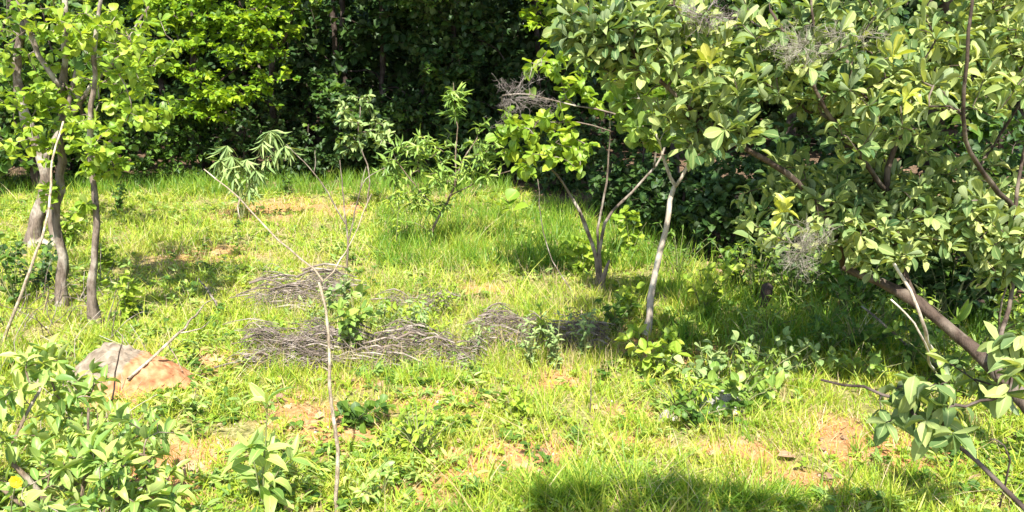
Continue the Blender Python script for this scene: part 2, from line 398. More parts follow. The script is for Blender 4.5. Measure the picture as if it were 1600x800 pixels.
n2 = node(nt, 'ShaderNodeTexNoise'); n2.inputs['Scale'].default_value = 5; n2.inputs['Detail'].default_value = 5
n3 = node(nt, 'ShaderNodeTexVoronoi'); n3.inputs['Scale'].default_value = 55
for n in (n1, n2, n3): nt.links.new(tc.outputs['Object'], n.inputs['Vector'])
straw = ramp(nt, [(0.3, (0.07, 0.06, 0.025)), (0.48, (0.20, 0.19, 0.06)), (0.7, (0.50, 0.42, 0.20))], n1.outputs[0])
soil = ramp(nt, [(0.3, (0.26, 0.10, 0.04)), (0.5, (0.52, 0.24, 0.10)), (0.72, (0.62, 0.37, 0.19))], n1.outputs[0])
soil2 = mixc(nt, ramp(nt, [(0.55, (0, 0, 0)), (0.7, (1, 1, 1))], n2.outputs[0]), soil, (0.58, 0.40, 0.23))
lit = ramp(nt, [(0.2, (0.05, 0.032, 0.02)), (0.5, (0.13, 0.085, 0.05)), (0.9, (0.24, 0.16, 0.10))], n3.outputs['Color'])
fb = node(nt, 'ShaderNodeMath', operation='MULTIPLY_ADD'); nt.links.new(n2.outputs[0], fb.inputs[0]); fb.inputs[1].default_value = 1.2
fb2 = node(nt, 'ShaderNodeMath', operation='MULTIPLY_ADD'); nt.links.new(at.outputs['Fac'], fb2.inputs[0]); fb2.inputs[1].default_value = 1.7; fb2.inputs[2].default_value = -0.75
nt.links.new(fb2.outputs[0], fb.inputs[2])
c = mixc(nt, fb.outputs[0], straw, soil2); nt.nodes[-1].clamp_factor = True
c = mixc(nt, aw.outputs['Fac'], c, lit)
b = node(nt, 'ShaderNodeBsdfPrincipled'); nt.links.new(c, b.inputs['Base Color']); b.inputs['Roughness'].default_value = 0.95; b.inputs['Specular IOR Level'].default_value = 0.15
bp = node(nt, 'ShaderNodeBump'); bp.inputs['Strength'].default_value = 0.8; bp.inputs['Distance'].default_value = 0.02; nt.links.new(n1.outputs[0], bp.inputs['Height'])
nt.links.new(bp.outputs[0], b.inputs['Normal']); nt.links.new(b.outputs[0], out.inputs[0])
xf, yf = X.ravel(), Y.ravel()
lit_a = np.clip((yf - .25 - edge_y(np.clip(xf, -12, 12)) + 0.15 * vnoise(xf, yf, 2)) / 0.5, 0, 1)
g = mesh_obj('ground', np.stack([xf, yf, Z.ravel()], 1), Qg, m, attr={'bare': bare(xf, yf), 'litter': lit_a})
tag(g, kind='structure')

# ------------------------------------------------------------------ grass
def blades(x, y, h, w, rg, lean=0.45, bend=0.6, seg=3, clump=None):
    n = len(x); z = relief(x, y) - 0.004
    a = rg.uniform(0, 2 * np.pi, n) if clump is None else clump
    dirx, diry = np.cos(a), np.sin(a)
    fa = rg.uniform(0, 2 * np.pi, n)
    wx, wy = np.cos(fa), np.sin(fa)
    le = np.abs(rg.normal(0, lean, n)); be = rg.uniform(0, bend, n)
    ts = np.linspace(0, 1, seg + 1); V = np.zeros((n, seg + 1, 2, 3)); U = np.zeros((n, seg + 1, 2, 2))
    for i, t in enumerate(ts):
        off = h * (le * t + be * t * t); zz = z + h * (t - 0.32 * be * t * t)
        hw = w * 0.5 * (1 - t) ** 0.6 if t < 1 else w * 0.04
        for sgn, k in ((-1, 0), (1, 1)):
            V[:, i, k, 0] = x + dirx * off + wx * hw * sgn; V[:, i, k, 1] = y + diry * off + wy * hw * sgn; V[:, i, k, 2] = zz
            U[:, i, k] = (sgn, t)
    m = (seg + 1) * 2; q = np.array([(2 * i, 2 * i + 1, 2 * i + 3, 2 * i + 2) for i in range(seg)])
    Q = (q[None] + (np.arange(n) * m)[:, None, None]).reshape(-1, 4)
    return V.reshape(-1, 3), Q, U.reshape(-1, 2)
TALL = [(760, 380, 120, 34, 1.0), (850, 385, 80, 34, 1.0), (640, 385, 60, 30, .7), (1130, 470, 120, 34, 1.0), (960, 785, 150, 20, 1.1), (1110, 795, 120, 18, 1.0), (850, 790, 50, 16, 0.8),
        (270, 300, 90, 14, .5), (30, 330, 60, 25, .6), (1260, 520, 70, 25, .9), (1390, 560, 90, 40, .5), (560, 770, 70, 30, .4), (1330, 795, 110, 14, .7)]
TW = []
for px, py, rx, ry, w in TALL:
    c = G(px, py); TW.append((c[0], c[1], rx * c[1] / F, max(0.1, abs(G(px, py - ry)[1] - G(px, min(py + ry, 900))[1]) / 2), w))
def tallf(x, y):
    b = np.zeros_like(x); wx = x + 0.12 * vnoise(x, y, 3); wy = y + 0.15 * vnoise(y, x, 3)
    for cx, cy, rx, ry, w in TW:
        d = np.sqrt(((wx - cx) / rx) ** 2 + ((wy - cy) / ry) ** 2); b = np.maximum(b, w * np.clip(1.5 - d, 0, 1))
    return b
def scatter(n, rg, y0=1.6, y1=13.5, wide=0.72, pw=1.5):
    u = rg.random(n); y = (y0 ** (2 - pw) + u * (y1 ** (2 - pw) - y0 ** (2 - pw))) ** (1 / (2 - pw))
    x = rg.uniform(-1, 1, n) * (wide * y + 0.5); return x, y
# (sampling in x,y with width ~ y and pdf ~ y**(1-pw): density falls off away from the camera)
def clear(x, y, rg, soft=0.5):
    return (edge_y(x) - y) / soft + rg.random(len(x)) > 0.35
def grass_layer(name, ncl, per, hbase, wbase, mat, seed, pos, label, cat='grass', tallw=1.0, keepbare=1.1, spread=0.02, lean=.5):
    rg = rng(seed); x, y = scatter(ncl, rg); 
    k = clear(x, y, rg) & (rg.random(ncl) > keepbare * bare(x, y)); 
    cl = vnoise(x, y, 6.5) + .7 * vnoise(y, x, 12)
    if pos == 'all': k &= rg.random(ncl) < .30 + .9 * np.clip(cl * 1.4 + .45, 0, 1)
    if pos == 'tall': k &= rg.random(ncl) < tallf(x, y)
    if pos == 'straw': k &= rg.random(ncl) < 0.45 + 0.5 * np.clip(vnoise(x, y, 1.2) + bare(x, y), 0, 1)
    x, y = x[k], y[k]
    c = rg.poisson(per, len(x)) + 1; X_ = np.repeat(x, c); Y_ = np.repeat(y, c); n = len(X_)
    a = rg.uniform(0, 2 * np.pi, n); rr = np.abs(rg.normal(0, spread, n)) * (1 + Y_ * .08)
    X_ = X_ + np.cos(a) * rr; Y_ = Y_ + np.sin(a) * rr
    hh = hbase * rg.lognormal(0, .5, n) * (1 + .45 * np.clip(vnoise(X_, Y_, 6.5) + .7 * vnoise(Y_, X_, 12), -.8, 1.2)) * (1 + 0.45 * np.clip(vnoise(X_, Y_, 1.0), -1, 1)) * (1 + tallw * tallf(X_, Y_))
    V, Q, U = blades(X_, Y_, hh, wbase * rg.uniform(.7, 1.3, n) * (0.75 + 0.09 * Y_), rg, lean=lean, clump=a + rg.normal(0, .5, n))
    o = mesh_obj(name, V, Q, mat, uv=U, smooth=True)
    return tag(o, label, cat, kind='stuff')
grass_layer('grass', 86000, 4.5, 0.040, 0.0060, GRASS, 11, 'all', 'short yellow-green grass covering the sunny clearing')
grass_layer('tall_grass', 8000, 6, 0.070, 0.0050, GRASS_G, 12, 'tall', 'taller rich green grass growing in patches across the clearing', tallw=0.4, lean=.28, keepbare=.2)
grass_layer('dry_straw', 25000, 3, 0.040, 0.0038, GRASS_S, 13, 'straw', 'dry straw coloured stalks lying between the grass', keepbare=0.35, lean=1.1)
# crumbs of soil and small stones on the bare patches
rg = rng(40); x, y = scatter(30000, rg, pw=1.6); k = rg.random(30000) < .06 + bare(x, y) * .9; k &= clear(x, y, rg); x, y = x[k], y[k]; n = len(x)
oc = np.array([(1, 0, 0), (0, 1, 0), (-1, 0, 0), (0, -1, 0), (0, 0, .8), (0, 0, -.6)]); of = np.array([(0, 1, 4), (1, 2, 4), (2, 3, 4), (3, 0, 4), (1, 0, 5), (2, 1, 5), (3, 2, 5), (0, 3, 5)])
V = oc[None] * rg.uniform(.6, 1.3, (n, 6, 1)) * (rg.lognormal(-5.4, .5, n) * 1.2)[:, None, None]; a = rg.uniform(0, 6.28, n); ca, sa = np.cos(a)[:, None], np.sin(a)[:, None]
V = np.stack([V[..., 0] * ca - V[..., 1] * sa + x[:, None], V[..., 0] * sa + V[..., 1] * ca + y[:, None], V[..., 2] + relief(x, y)[:, None] + .002], -1)
tag(mesh_obj('soil_crumbs', V.reshape(-1, 3), (of[None] + (np.arange(n) * 6)[:, None, None]).reshape(-1, 3), bark_mat('crumb', (.22, .10, .05), (.46, .27, .15), (.50, .42, .33), 12, 1.0), smooth=False), 'crumbs of orange soil and little stones on the bare patches', 'gravel', kind='stuff')
# ground cover: tiny broad leaves
def ground_cover(name, ncl, size, mat, seed, label, shape='small', per=5, rise=0.03):
    rg = rng(seed); x, y = scatter(ncl, rg); k = clear(x, y, rg) & (rg.random(ncl) > .8 * bare(x, y)) & (vnoise(x, y, 1.7) + rg.normal(0, .4, ncl) > 0.0); x, y = x[k], y[k]
    c = rg.poisson(per, len(x)) + 2; X_ = np.repeat(x, c); Y_ = np.repeat(y, c); n = len(X_); hz = np.repeat(rg.uniform(.2, 1, len(x)) * rise, c) * rg.uniform(.2, 1.2, n)
    a = rg.uniform(0, 2 * np.pi, n); r = rg.uniform(0, .018, n)
    P = np.stack([X_ + np.cos(a) * r, Y_ + np.sin(a) * r, relief(X_, Y_) + hz + .004], 1)
    L = np.stack([np.cos(a), np.sin(a), rg.uniform(-.1, .8, n)], 1); N = np.stack([rg.normal(0, .25, n), rg.normal(0, .25, n), np.ones(n)], 1)
    o = leaves_mesh(P, L, N, size * rg.uniform(.6, 1.5, n) * (.8 + .05 * Y_), shape, rg, curls=CURLS[:2]).build(name, mat, uv=True)
    return tag(o, label, 'weeds', kind='stuff')
ground_cover('ground_cover', 20000, 0.026, L_WEED, 21, 'tiny broad-leaved weeds mixed into the grass')
ground_cover('low_weeds', 7500, 0.045, L_FRONT, 23, 'low narrow-leaved weeds scattered thickly through the grass', 'lance', 6, .06)
ground_cover('dark_weeds', 4200, 0.034, L_FOR_M, 24, 'dark green low weeds scattered through the grass', 'ellipse', 6, .05)
def stalks(name, px0, px1, py0, py1, n, h, mat, seed, label, w=.003):
    rg = rng(seed); X_, Y_ = [], []
    for _ in range(n):
        c = G(px0 + (px1 - px0) * rg.random(), py0 + (py1 - py0) * rg.random()); k = rg.integers(3, 9)
        X_ += list(c[0] + rg.normal(0, .03, k)); Y_ += list(c[1] + rg.normal(0, .03, k))
    X_, Y_ = np.array(X_), np.array(Y_); m = len(X_)
    V, Q, U = blades(X_, Y_, h * rg.uniform(.4, 1.1, m), w * rg.uniform(.7, 1.3, m), rg, lean=.22, bend=.5, seg=4)
    tag(mesh_obj(name, V, Q, mat, uv=U), label, 'grass', kind='stuff')
stalks('thin_stalks', 400, 980, 430, 585, 520, .17, GRASS_S, 25, 'thin dry stalks growing up through the brush heaps')
stalks('green_stalks', 390, 960, 455, 600, 800, .13, GRASS, 26, 'thin green stalks growing up through the brush heaps', .0045)
stalks('straw_stalks', 200, 760, 300, 440, 260, .16, GRASS_S, 27, 'dry straw stalks standing in the back of the clearing', .004)
stalks('back_grass', 590, 1080, 325, 425, 900, .27, GRASS_G, 29, 'tall rich green grass standing at the back of the clearing before the shaded wood', .007)
stalks('edge_grass', 0, 800, 280, 306, 1300, .24, GRASS_G, 31, 'tall green grass along the foot of the wood', .008)
stalks('shade_grass', 1040, 1560, 400, 560, 620, .22, GRASS_G, 30, 'tall green grass in the shade of the big-leaved tree', .007)
stalks('meadow_stalks', 250, 1560, 570, 800, 420, .11, GRASS, 28, 'taller yellow-green stalks standing through the short front grass', .005)
rg = rng(22)
x, y = scatter(9000, rg, wide=.8, pw=1.2); k = (rg.random(9000) < np.where(y > edge_y(x) - .3, .9, .07 + .35 * np.clip(bare(x, y), 0, .6))); x, y = x[k], y[k]; n = len(x); a = rg.uniform(0, 6.28, n)
o = leaves_mesh(np.stack([x, y, relief(x, y) + rg.uniform(.005, .03, n)], 1), np.stack([np.cos(a), np.sin(a), rg.normal(0, .2, n)], 1), np.stack([rg.normal(0, .4, n), rg.normal(0, .4, n), np.ones(n)], 1),
            rg.uniform(.02, .055, n), 'ellipse', rg).build('leaf_litter', L_DRY, uv=True)
tag(o, 'dry brown leaf litter under the trees and between the grass', 'litter', kind='stuff')

# ================================================================== THE WOOD BEHIND
def forest_tree(name, label, X0, Y0, H, rtr, blobs, lm, seed, leaf, shape='ellipse', lean=0.0, n_up=60, bark=B_DARK, up_r=1.7, cat='tree', group='trees of the wood behind the clearing'):
    rg = rng(seed); b = np.array([X0, Y0, float(relief(X0, Y0)) - .05])
    top = b + [lean, rg.uniform(-.3, .3), H * .8]
    mid = b + (top - b) * .45 + [rg.uniform(-.12, .12), rg.uniform(-.1, .1), 0]
    at = blob_pts(blobs, rg, 1.5) if blobs else np.zeros((0, 3))
    v = nrm(rg.normal(size=(n_up, 3))) * rg.random((n_up, 1)) ** .4 * [up_r, up_r, H * .27] + [b[0] + lean, b[1], b[2] + H * .74]
    at = np.vstack([at, v])
    return plant(name, label, cat, b, [([b, mid, top], rtr, rtr * .3)], None, leaf, lm, bark, seed, group, shape, seg=.22, attr=at, grow_kw=dict(jit=.02, tip=.003, up=.2))
LB = dict(n=11, size=.088, flat=.75, last=.4, rosette=.25, spread=1.1)
LD = dict(n=12, size=.10, flat=.4, last=.5, rosette=.25, spread=1.1)
def layered(px0, px1, py0, py1, Y, n, rg, rx=70, ry=12, k=14, rd=.5):
    return [(rg.uniform(px0, px1), rg.uniform(py0, py1), Y + rg.uniform(-.5, .5), rx * rg.uniform(.6, 1.3), ry * rg.uniform(.7, 1.4), rd, k) for _ in range(n)]
q = rng(5)
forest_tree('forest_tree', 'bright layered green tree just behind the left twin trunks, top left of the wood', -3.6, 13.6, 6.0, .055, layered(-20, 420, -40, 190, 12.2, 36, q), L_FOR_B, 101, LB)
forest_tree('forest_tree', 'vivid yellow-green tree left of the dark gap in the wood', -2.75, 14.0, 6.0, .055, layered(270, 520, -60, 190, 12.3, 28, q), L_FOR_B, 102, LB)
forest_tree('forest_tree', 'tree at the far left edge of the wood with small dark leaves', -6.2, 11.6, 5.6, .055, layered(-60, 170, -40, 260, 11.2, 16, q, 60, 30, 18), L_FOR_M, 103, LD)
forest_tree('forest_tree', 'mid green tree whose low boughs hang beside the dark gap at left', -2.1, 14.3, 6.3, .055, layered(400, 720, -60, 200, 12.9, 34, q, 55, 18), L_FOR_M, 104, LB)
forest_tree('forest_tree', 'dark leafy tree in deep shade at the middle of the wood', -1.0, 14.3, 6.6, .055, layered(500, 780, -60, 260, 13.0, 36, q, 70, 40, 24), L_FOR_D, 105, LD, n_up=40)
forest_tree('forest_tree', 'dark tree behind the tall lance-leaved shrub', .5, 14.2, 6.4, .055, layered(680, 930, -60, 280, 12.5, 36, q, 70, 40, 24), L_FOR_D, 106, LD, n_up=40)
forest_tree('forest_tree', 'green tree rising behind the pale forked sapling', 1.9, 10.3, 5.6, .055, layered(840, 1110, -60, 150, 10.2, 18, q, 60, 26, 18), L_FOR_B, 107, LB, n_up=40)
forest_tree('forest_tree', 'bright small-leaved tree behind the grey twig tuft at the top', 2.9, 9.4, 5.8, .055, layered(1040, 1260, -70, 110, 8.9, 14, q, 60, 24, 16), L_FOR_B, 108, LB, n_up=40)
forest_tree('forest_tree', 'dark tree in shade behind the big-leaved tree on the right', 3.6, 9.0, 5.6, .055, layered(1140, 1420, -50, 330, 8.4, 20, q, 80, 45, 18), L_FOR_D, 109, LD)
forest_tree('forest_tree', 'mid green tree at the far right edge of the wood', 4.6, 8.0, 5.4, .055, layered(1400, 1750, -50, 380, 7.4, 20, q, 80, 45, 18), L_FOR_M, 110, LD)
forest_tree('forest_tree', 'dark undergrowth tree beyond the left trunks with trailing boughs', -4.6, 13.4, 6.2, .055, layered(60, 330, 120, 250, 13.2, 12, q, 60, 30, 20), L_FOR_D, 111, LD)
# tall trees added to shade the wood; their crowns spread forward above the view
def added_tall_tree(label, b, c, rad, n, seed, lm=L_FOR_M):
    rg = rng(seed); b = np.array([b[0], b[1], float(relief(*b)) - .05]); c = np.array(c)
    at = nrm(rg.normal(size=(n, 3))) * rg.random((n, 1)) ** .4 * rad + c
    plant('added_tall_tree', label, 'tree', b, [([b, b + (c - b) * [.1, .1, .4], b + (c - b) * [.5, .5, .8], c], .075, .04)], None, dict(n=13, size=.15, flat=.4, last=.6, rosette=.3), lm, B_DARK, seed, 'trees of the wood behind the clearing', seg=.25, attr=at, grow_kw=dict(jit=.02, tip=.004))
added_tall_tree('tall tree added for the shade of its unseen crown, bare dark trunk at the middle left of the wood', (-1.6, 16.2), (-.95, 11.3, 4.4), [1.5, 2.0, 1.1], 340, 150)
added_tall_tree('tall tree added for the shade of its unseen crown, bare dark trunk at the very middle of the wood', (.25, 16.3), (.6, 11.0, 4.3), [1.6, 2.2, 1.1], 420, 151)
added_tall_tree('tall tree added for the shade of its unseen crown, its dark trunk behind the pale forked sapling', (2.35, 10.9), (1.35, 7.9, 4.0), [1.2, 1.6, .95], 170, 152)
added_tall_tree('tall tree added for the shade of its unseen crown, its dark trunk behind the leaning trunk at right', (3.6, 7.6), (2.6, 5.6, 3.6), [1.3, 1.0, .85], 120, 153)
# deeper rows: trunk + crown only
LX = dict(n=12, size=.15, flat=.3, last=.7, rosette=.3)
k = 0
for row, (yy, cnt) in enumerate(((15.0, 10), (17.5, 11), (20.5, 12))):
    for i in range(cnt):
        xx = (i - (cnt - 1) / 2) * 1.75 * (1 + .13 * row) + q.uniform(-.4, .4)
        rg = rng(300 + k); b = np.array([xx, yy + q.uniform(-.5, .5), .15]); H = q.uniform(6, 8)
        at = np.vstack([nrm(rg.normal(size=(240, 3))) * rg.random((240, 1)) ** .45 * [1.5, 1.3, 2.0] + [xx, b[1], 2.1], nrm(rg.normal(size=(90, 3))) * rg.random((90, 1)) ** .4 * [1.7, 1.5, 1.8] + [xx, b[1], 5.2]])
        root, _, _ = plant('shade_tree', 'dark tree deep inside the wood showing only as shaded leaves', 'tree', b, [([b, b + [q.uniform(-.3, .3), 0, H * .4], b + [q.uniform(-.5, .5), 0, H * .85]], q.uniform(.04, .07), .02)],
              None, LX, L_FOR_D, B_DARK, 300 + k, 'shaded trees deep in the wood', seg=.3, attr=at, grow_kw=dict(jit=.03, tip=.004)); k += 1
# far wood: one mass of leaves
rg = rng(77); n = 26000; xx = rg.uniform(-30, 30, n); yy = 23 + rg.uniform(0, 6, n) + .02 * xx ** 2 * 0; zz = rg.uniform(0, 10, n)
a = rg.uniform(0, 6.28, n)
o = leaves_mesh(np.stack([xx, yy, zz], 1), np.stack([np.cos(a), np.sin(a), rg.normal(0, .5, n)], 1), np.stack([rg.normal(0, .5, n), -.4 + rg.normal(0, .5, n), np.ones(n)], 1), rg.uniform(.35, .7, n), 'round', rg).build('far_wood', L_FOR_D, uv=True)
tag(o, 'far dark wood closing the view behind the trees', 'wood', kind='stuff')
# low undergrowth bushes at the wood's edge
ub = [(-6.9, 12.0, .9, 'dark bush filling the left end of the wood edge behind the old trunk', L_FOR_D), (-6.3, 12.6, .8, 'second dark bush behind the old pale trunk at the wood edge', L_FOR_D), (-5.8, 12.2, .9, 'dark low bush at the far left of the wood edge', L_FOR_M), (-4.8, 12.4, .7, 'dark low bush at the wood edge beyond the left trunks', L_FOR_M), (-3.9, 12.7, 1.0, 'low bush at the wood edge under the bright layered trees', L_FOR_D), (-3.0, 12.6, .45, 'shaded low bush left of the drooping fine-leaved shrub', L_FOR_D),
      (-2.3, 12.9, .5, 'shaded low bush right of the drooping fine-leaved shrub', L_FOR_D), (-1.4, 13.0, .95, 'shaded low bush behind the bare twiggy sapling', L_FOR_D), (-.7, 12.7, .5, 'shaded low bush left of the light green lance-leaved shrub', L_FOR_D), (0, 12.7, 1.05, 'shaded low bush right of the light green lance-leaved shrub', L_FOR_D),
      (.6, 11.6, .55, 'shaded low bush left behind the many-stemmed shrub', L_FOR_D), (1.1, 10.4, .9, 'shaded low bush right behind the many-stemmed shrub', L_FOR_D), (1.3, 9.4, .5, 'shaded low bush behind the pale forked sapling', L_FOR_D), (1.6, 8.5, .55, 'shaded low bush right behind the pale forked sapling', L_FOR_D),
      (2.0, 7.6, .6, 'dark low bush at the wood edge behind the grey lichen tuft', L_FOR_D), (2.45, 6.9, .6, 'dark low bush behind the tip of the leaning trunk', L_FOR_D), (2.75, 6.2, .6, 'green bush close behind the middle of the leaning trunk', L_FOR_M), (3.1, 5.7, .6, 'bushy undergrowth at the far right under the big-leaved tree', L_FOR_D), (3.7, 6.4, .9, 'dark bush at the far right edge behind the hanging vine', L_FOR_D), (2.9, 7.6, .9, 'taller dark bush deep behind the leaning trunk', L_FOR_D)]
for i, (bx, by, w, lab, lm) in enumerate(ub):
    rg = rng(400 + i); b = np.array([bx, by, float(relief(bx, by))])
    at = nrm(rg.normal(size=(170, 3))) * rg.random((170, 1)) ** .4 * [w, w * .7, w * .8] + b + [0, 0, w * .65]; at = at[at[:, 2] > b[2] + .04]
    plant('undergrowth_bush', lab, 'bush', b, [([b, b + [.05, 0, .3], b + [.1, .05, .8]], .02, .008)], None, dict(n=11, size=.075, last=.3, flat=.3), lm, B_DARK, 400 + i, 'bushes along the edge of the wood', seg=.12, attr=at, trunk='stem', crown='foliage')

# ================================================================== LEFT TREES
YL = G(95, 480)[1]
def P_(pts, Y=None): return [A(*p) if len(p) == 3 else A(p[0], p[1], Y) for p in pts]
b = G(92, 478)
LL = dict(n=8, size=.066, droop=-.1, flat=.45, last=.22, rosette=.5, spread=1.0)
plant('lime_leaved_tree', 'grey-brown trunk with lime green leaves at left, thicker of the pair', 'tree', b,
      [([b - [0, 0, .05], *P_([(98, 400), (92, 300), (97, 200), (96, 130), (104, 40), (100, -120)], b[1])], .034, .014),
       (P_([(96, 140), (60, 90), (35, 20), (10, -60)], b[1] - .1), .018, .008), (P_([(97, 190), (140, 130), (190, 90), (230, 10)], b[1] - .1), .016, .007),
       (P_([(96, 130), (125, 150), (138, 190)], b[1]), .016, .008)],
      [(70, 30, b[1] - .1, 90, 70, .5, 42), (180, 60, b[1] - .2, 80, 60, .45, 40), (30, 110, b[1] - .2, 70, 60, .4, 30), (50, 215, b[1] - .25, 40, 55, .2, 20), (160, 150, b[1] - .1, 85, 50, .4, 36), (-30, 180, b[1], 40, 60, .3, 14), (105, 230, b[1] - .12, 40, 50, .15, 14), (70, 300, b[1] - .1, 22, 22, .1, 6), (60, -120, b[1], 200, 110, .8, 60), (-60, 40, b[1], 70, 90, .6, 25)],
      LL, L_LEFT, B_GREYB, 501, gap=4.0, shape='obovate', grow_kw=dict(up=.3, jit=.02), wob=.16)
b = G(150, 508)
plant('lime_leaved_tree', 'slender dark trunk with lime green leaves right of the thicker left trunk', 'tree', b,
      [([b - [0, 0, .05], *P_([(147, 440), (146, 380), (152, 300), (146, 240), (140, 170), (150, 60), (165, -80)], b[1])], .024, .009),
       (P_([(146, 240), (175, 215), (195, 180)], b[1]), .010, .005)],
      [(165, 215, b[1] - .1, 45, 50, .25, 24), (205, 225, b[1] - .1, 42, 42, .25, 20), (150, 270, b[1] - .1, 30, 22, .12, 10), (235, 190, b[1] - .1, 35, 40, .2, 14), (130, 330, b[1] - .06, 14, 16, .06, 4), (215, 150, b[1], 45, 50, .35, 20), (180, 30, b[1], 90, 90, .5, 30)],
      LL, L_LEFT, B_GREYB, 502, gap=4.5, shape='obovate', wf=.85, trunk_bark=B_GREYB, grow_kw=dict(jit=.02), wob=.16)
b = G(52, 385)
plant('old_tree', 'pale wide trunk forking low behind the left twin trunks', 'tree', b,
      [([b - [0, 0, .05], *P_([(60, 340), (72, 290), (66, 250), (40, 190), (30, 120), (34, 20), (30, -100)], b[1])], .058, .022),
       ([G(88, 388), *P_([(84, 340), (76, 300)], b[1])], .045, .055), (P_([(66, 255), (95, 200), (120, 110)], b[1]), .03, .015)],
      [(10, 10, b[1], 110, 90, .7, 36), (120, 60, b[1] + .1, 70, 60, .5, 20), (10, 230, b[1] + .1, 50, 40, .3, 10)],
      dict(n=8, size=.09, flat=.5), L_FOR_M, B_GREYB, 503, wob=.12)
# pale stick leaning by the trunk
def stick(name, label, cat, pts, r0, r1, mat, seed, jit=.006, seg=.08, group=None, k=7, subs=(), root_at=None):
    rg = rng(seed); Q = smooth_path(pts, seg, rg, jit); base = np.asarray(Q[0]); mb = MB()
    V, F_ = tube(Q, np.linspace(r0, r1, len(Q)), k, rg, .06); mb.add(V, F_)
    if not subs:
        o = mb.build(name, mat, None, base); return tag(o, label, cat, group)
    root = thing(name, base, label, cat, group); mb.build('stem', mat, root, base)
    for (sp, a, c) in subs:
        Q = smooth_path(sp, seg * .7, rg, jit); V, F_ = tube(Q, np.linspace(a, c, len(Q)), 5, rg, .06); m2 = MB(); m2.add(V, F_); m2.build('twig', mat, root, base)
    return root
stick('leaning_pole', 'long pale thin stick leaning against the thicker left trunk', 'stick', [G(2, 545), *P_([(40, 440, 5.0), (72, 350, 5.2), (82, 250, 5.4), (98, 190, 5.55)])], 0.010, .006, B_TAN, 504, .004)
# dead twigs and dry clutter around the left trunks' feet
rg = rng(505)
for i in range(60):
    px = rg.uniform(-10, 195); py = rg.uniform(440, 540); p = G(px, py); a = rg.normal(0, .9); L = rg.uniform(.15, .45)
    e = p + np.array([math.sin(a) * L * .8, rg.normal(0, .15), abs(math.cos(a)) * L * .8])
    stick('dry_stalk', 'dry brown stalk among the clutter at the foot of the left trunks', 'stalk', [p - [0, 0, .02], (p + e) / 2 + rg.normal(0, .02, 3), e], .004, .0015, B_DEAD, 600 + i, .006, .06, 'dry stalks at the foot of the left trunks', 5)
def herb(name, label, cat, b, stems, leaf, lm, seed, shape='ellipse', group=None, bark=B_GREEN, r=.004, wf=1.0, droop=0.0, crown='foliage', attr=None):
    """a small plant: several free stems from the base, leafed along their length"""
    rg = rng(seed); b = np.asarray(b, float); root = thing(name, b, label, cat, group); mb = MB(); terms = []
    for pts in stems:
        Q = smooth_path(pts, .05, rg, .004); V, F_ = tube(Q, np.linspace(r, r * .35, len(Q)), 5); mb.add(V, F_); terms.append((Q[0], Q[1:]))
    mb.build('stem' if len(stems) == 1 else 'stems', bark, root, b)
    P, L, N, S = dress(terms, rg, **leaf)
    leaves_mesh(P, L, N, S, shape, rg, wf).build(crown, lm, root, b, uv=True)
    return root
def fan(b, n, h, w, rg, lean=.6):
    out = []
    for i in range(n):
        a = rg.uniform(0, 6.28); hh = h * rg.uniform(.6, 1.05); ww = w * rg.uniform(.2, 1)
        e = b + np.array([math.cos(a) * ww, math.sin(a) * ww, hh]); out.append([b, b + (e - b) * .5 + [0, 0, hh * .12], e])
    return out
rg = rng(506)
for i, (px, py, h, w, lab, lm) in enumerate([(25, 480, .50, .36, 'dark green leafy clump left of the thicker left trunk', L_FOR_M), (62, 455, .35, .25, 'smaller dark leafy clump touching the thicker left trunk', L_FOR_D), (110, 385, .35, .14, 'small lime plant between the two left trunks', L_LEFT), (185, 335, .32, .12, 'small dark green plant just right of the slender left trunk', L_FOR_M),
                                          (200, 500, .30, .13, 'upright green weed right of the foot of the slender left trunk', L_WEED), (165, 420, .2, .1, 'low weed touching the slender left trunk', L_LEFT)]):
    b = G(px, py); herb('leafy_weed', lab, 'plant', b, fan(b, 9, h, w, rg), dict(n=13, size=.055, last=.6, rosette=.2), lm, 520 + i)

# ================================================================== MIDDLE SHRUBS
# drooping fine-leaved shrub (two plants)
b = G(378, 345)
herb('drooping_shrub', 'shrub with fans of narrow drooping leaves at the wood edge', 'shrub', b,
     [[b, A(374, 300, b[1]), A(362, 245, b[1])], [b, A(372, 290, b[1]), A(345, 250, b[1])], [b, A(385, 300, b[1]), A(385, 250, b[1])], [b, A(385, 290, b[1]), A(410, 225, b[1] - .1), A(424, 205, b[1])], [b, A(372, 280, b[1]), A(355, 228, b[1] + .1)], [b, A(390, 300, b[1]), A(400, 268, b[1])], [b, A(390, 280, b[1]), A(425, 240, b[1]), A(445, 228, b[1])]],
     dict(n=46, size=.20, last=.30, rosette=.5, droop=.75, flat=.6, spread=1.0), L_GREY, 530, 'needle', wf=1.1)
b = G(572, 330)
plant('pale_leaved_sapling', 'sapling with pale bluish drooping leaves against the dark wood', 'sapling', b,
      [([b, *P_([(575, 270), (560, 210), (562, 160)], b[1])], .010, .004)], [(560, 185, b[1], 40, 42, .2, 24), (598, 215, b[1], 20, 34, .2, 10), (545, 220, b[1], 22, 18, .1, 7)],
      dict(n=7, size=.09, droop=.25, flat=.5), L_GREY, B_GREYB, 531, wf=.55, shape='ellipse', trunk='stem', crown='foliage')
b = G(668, 392)
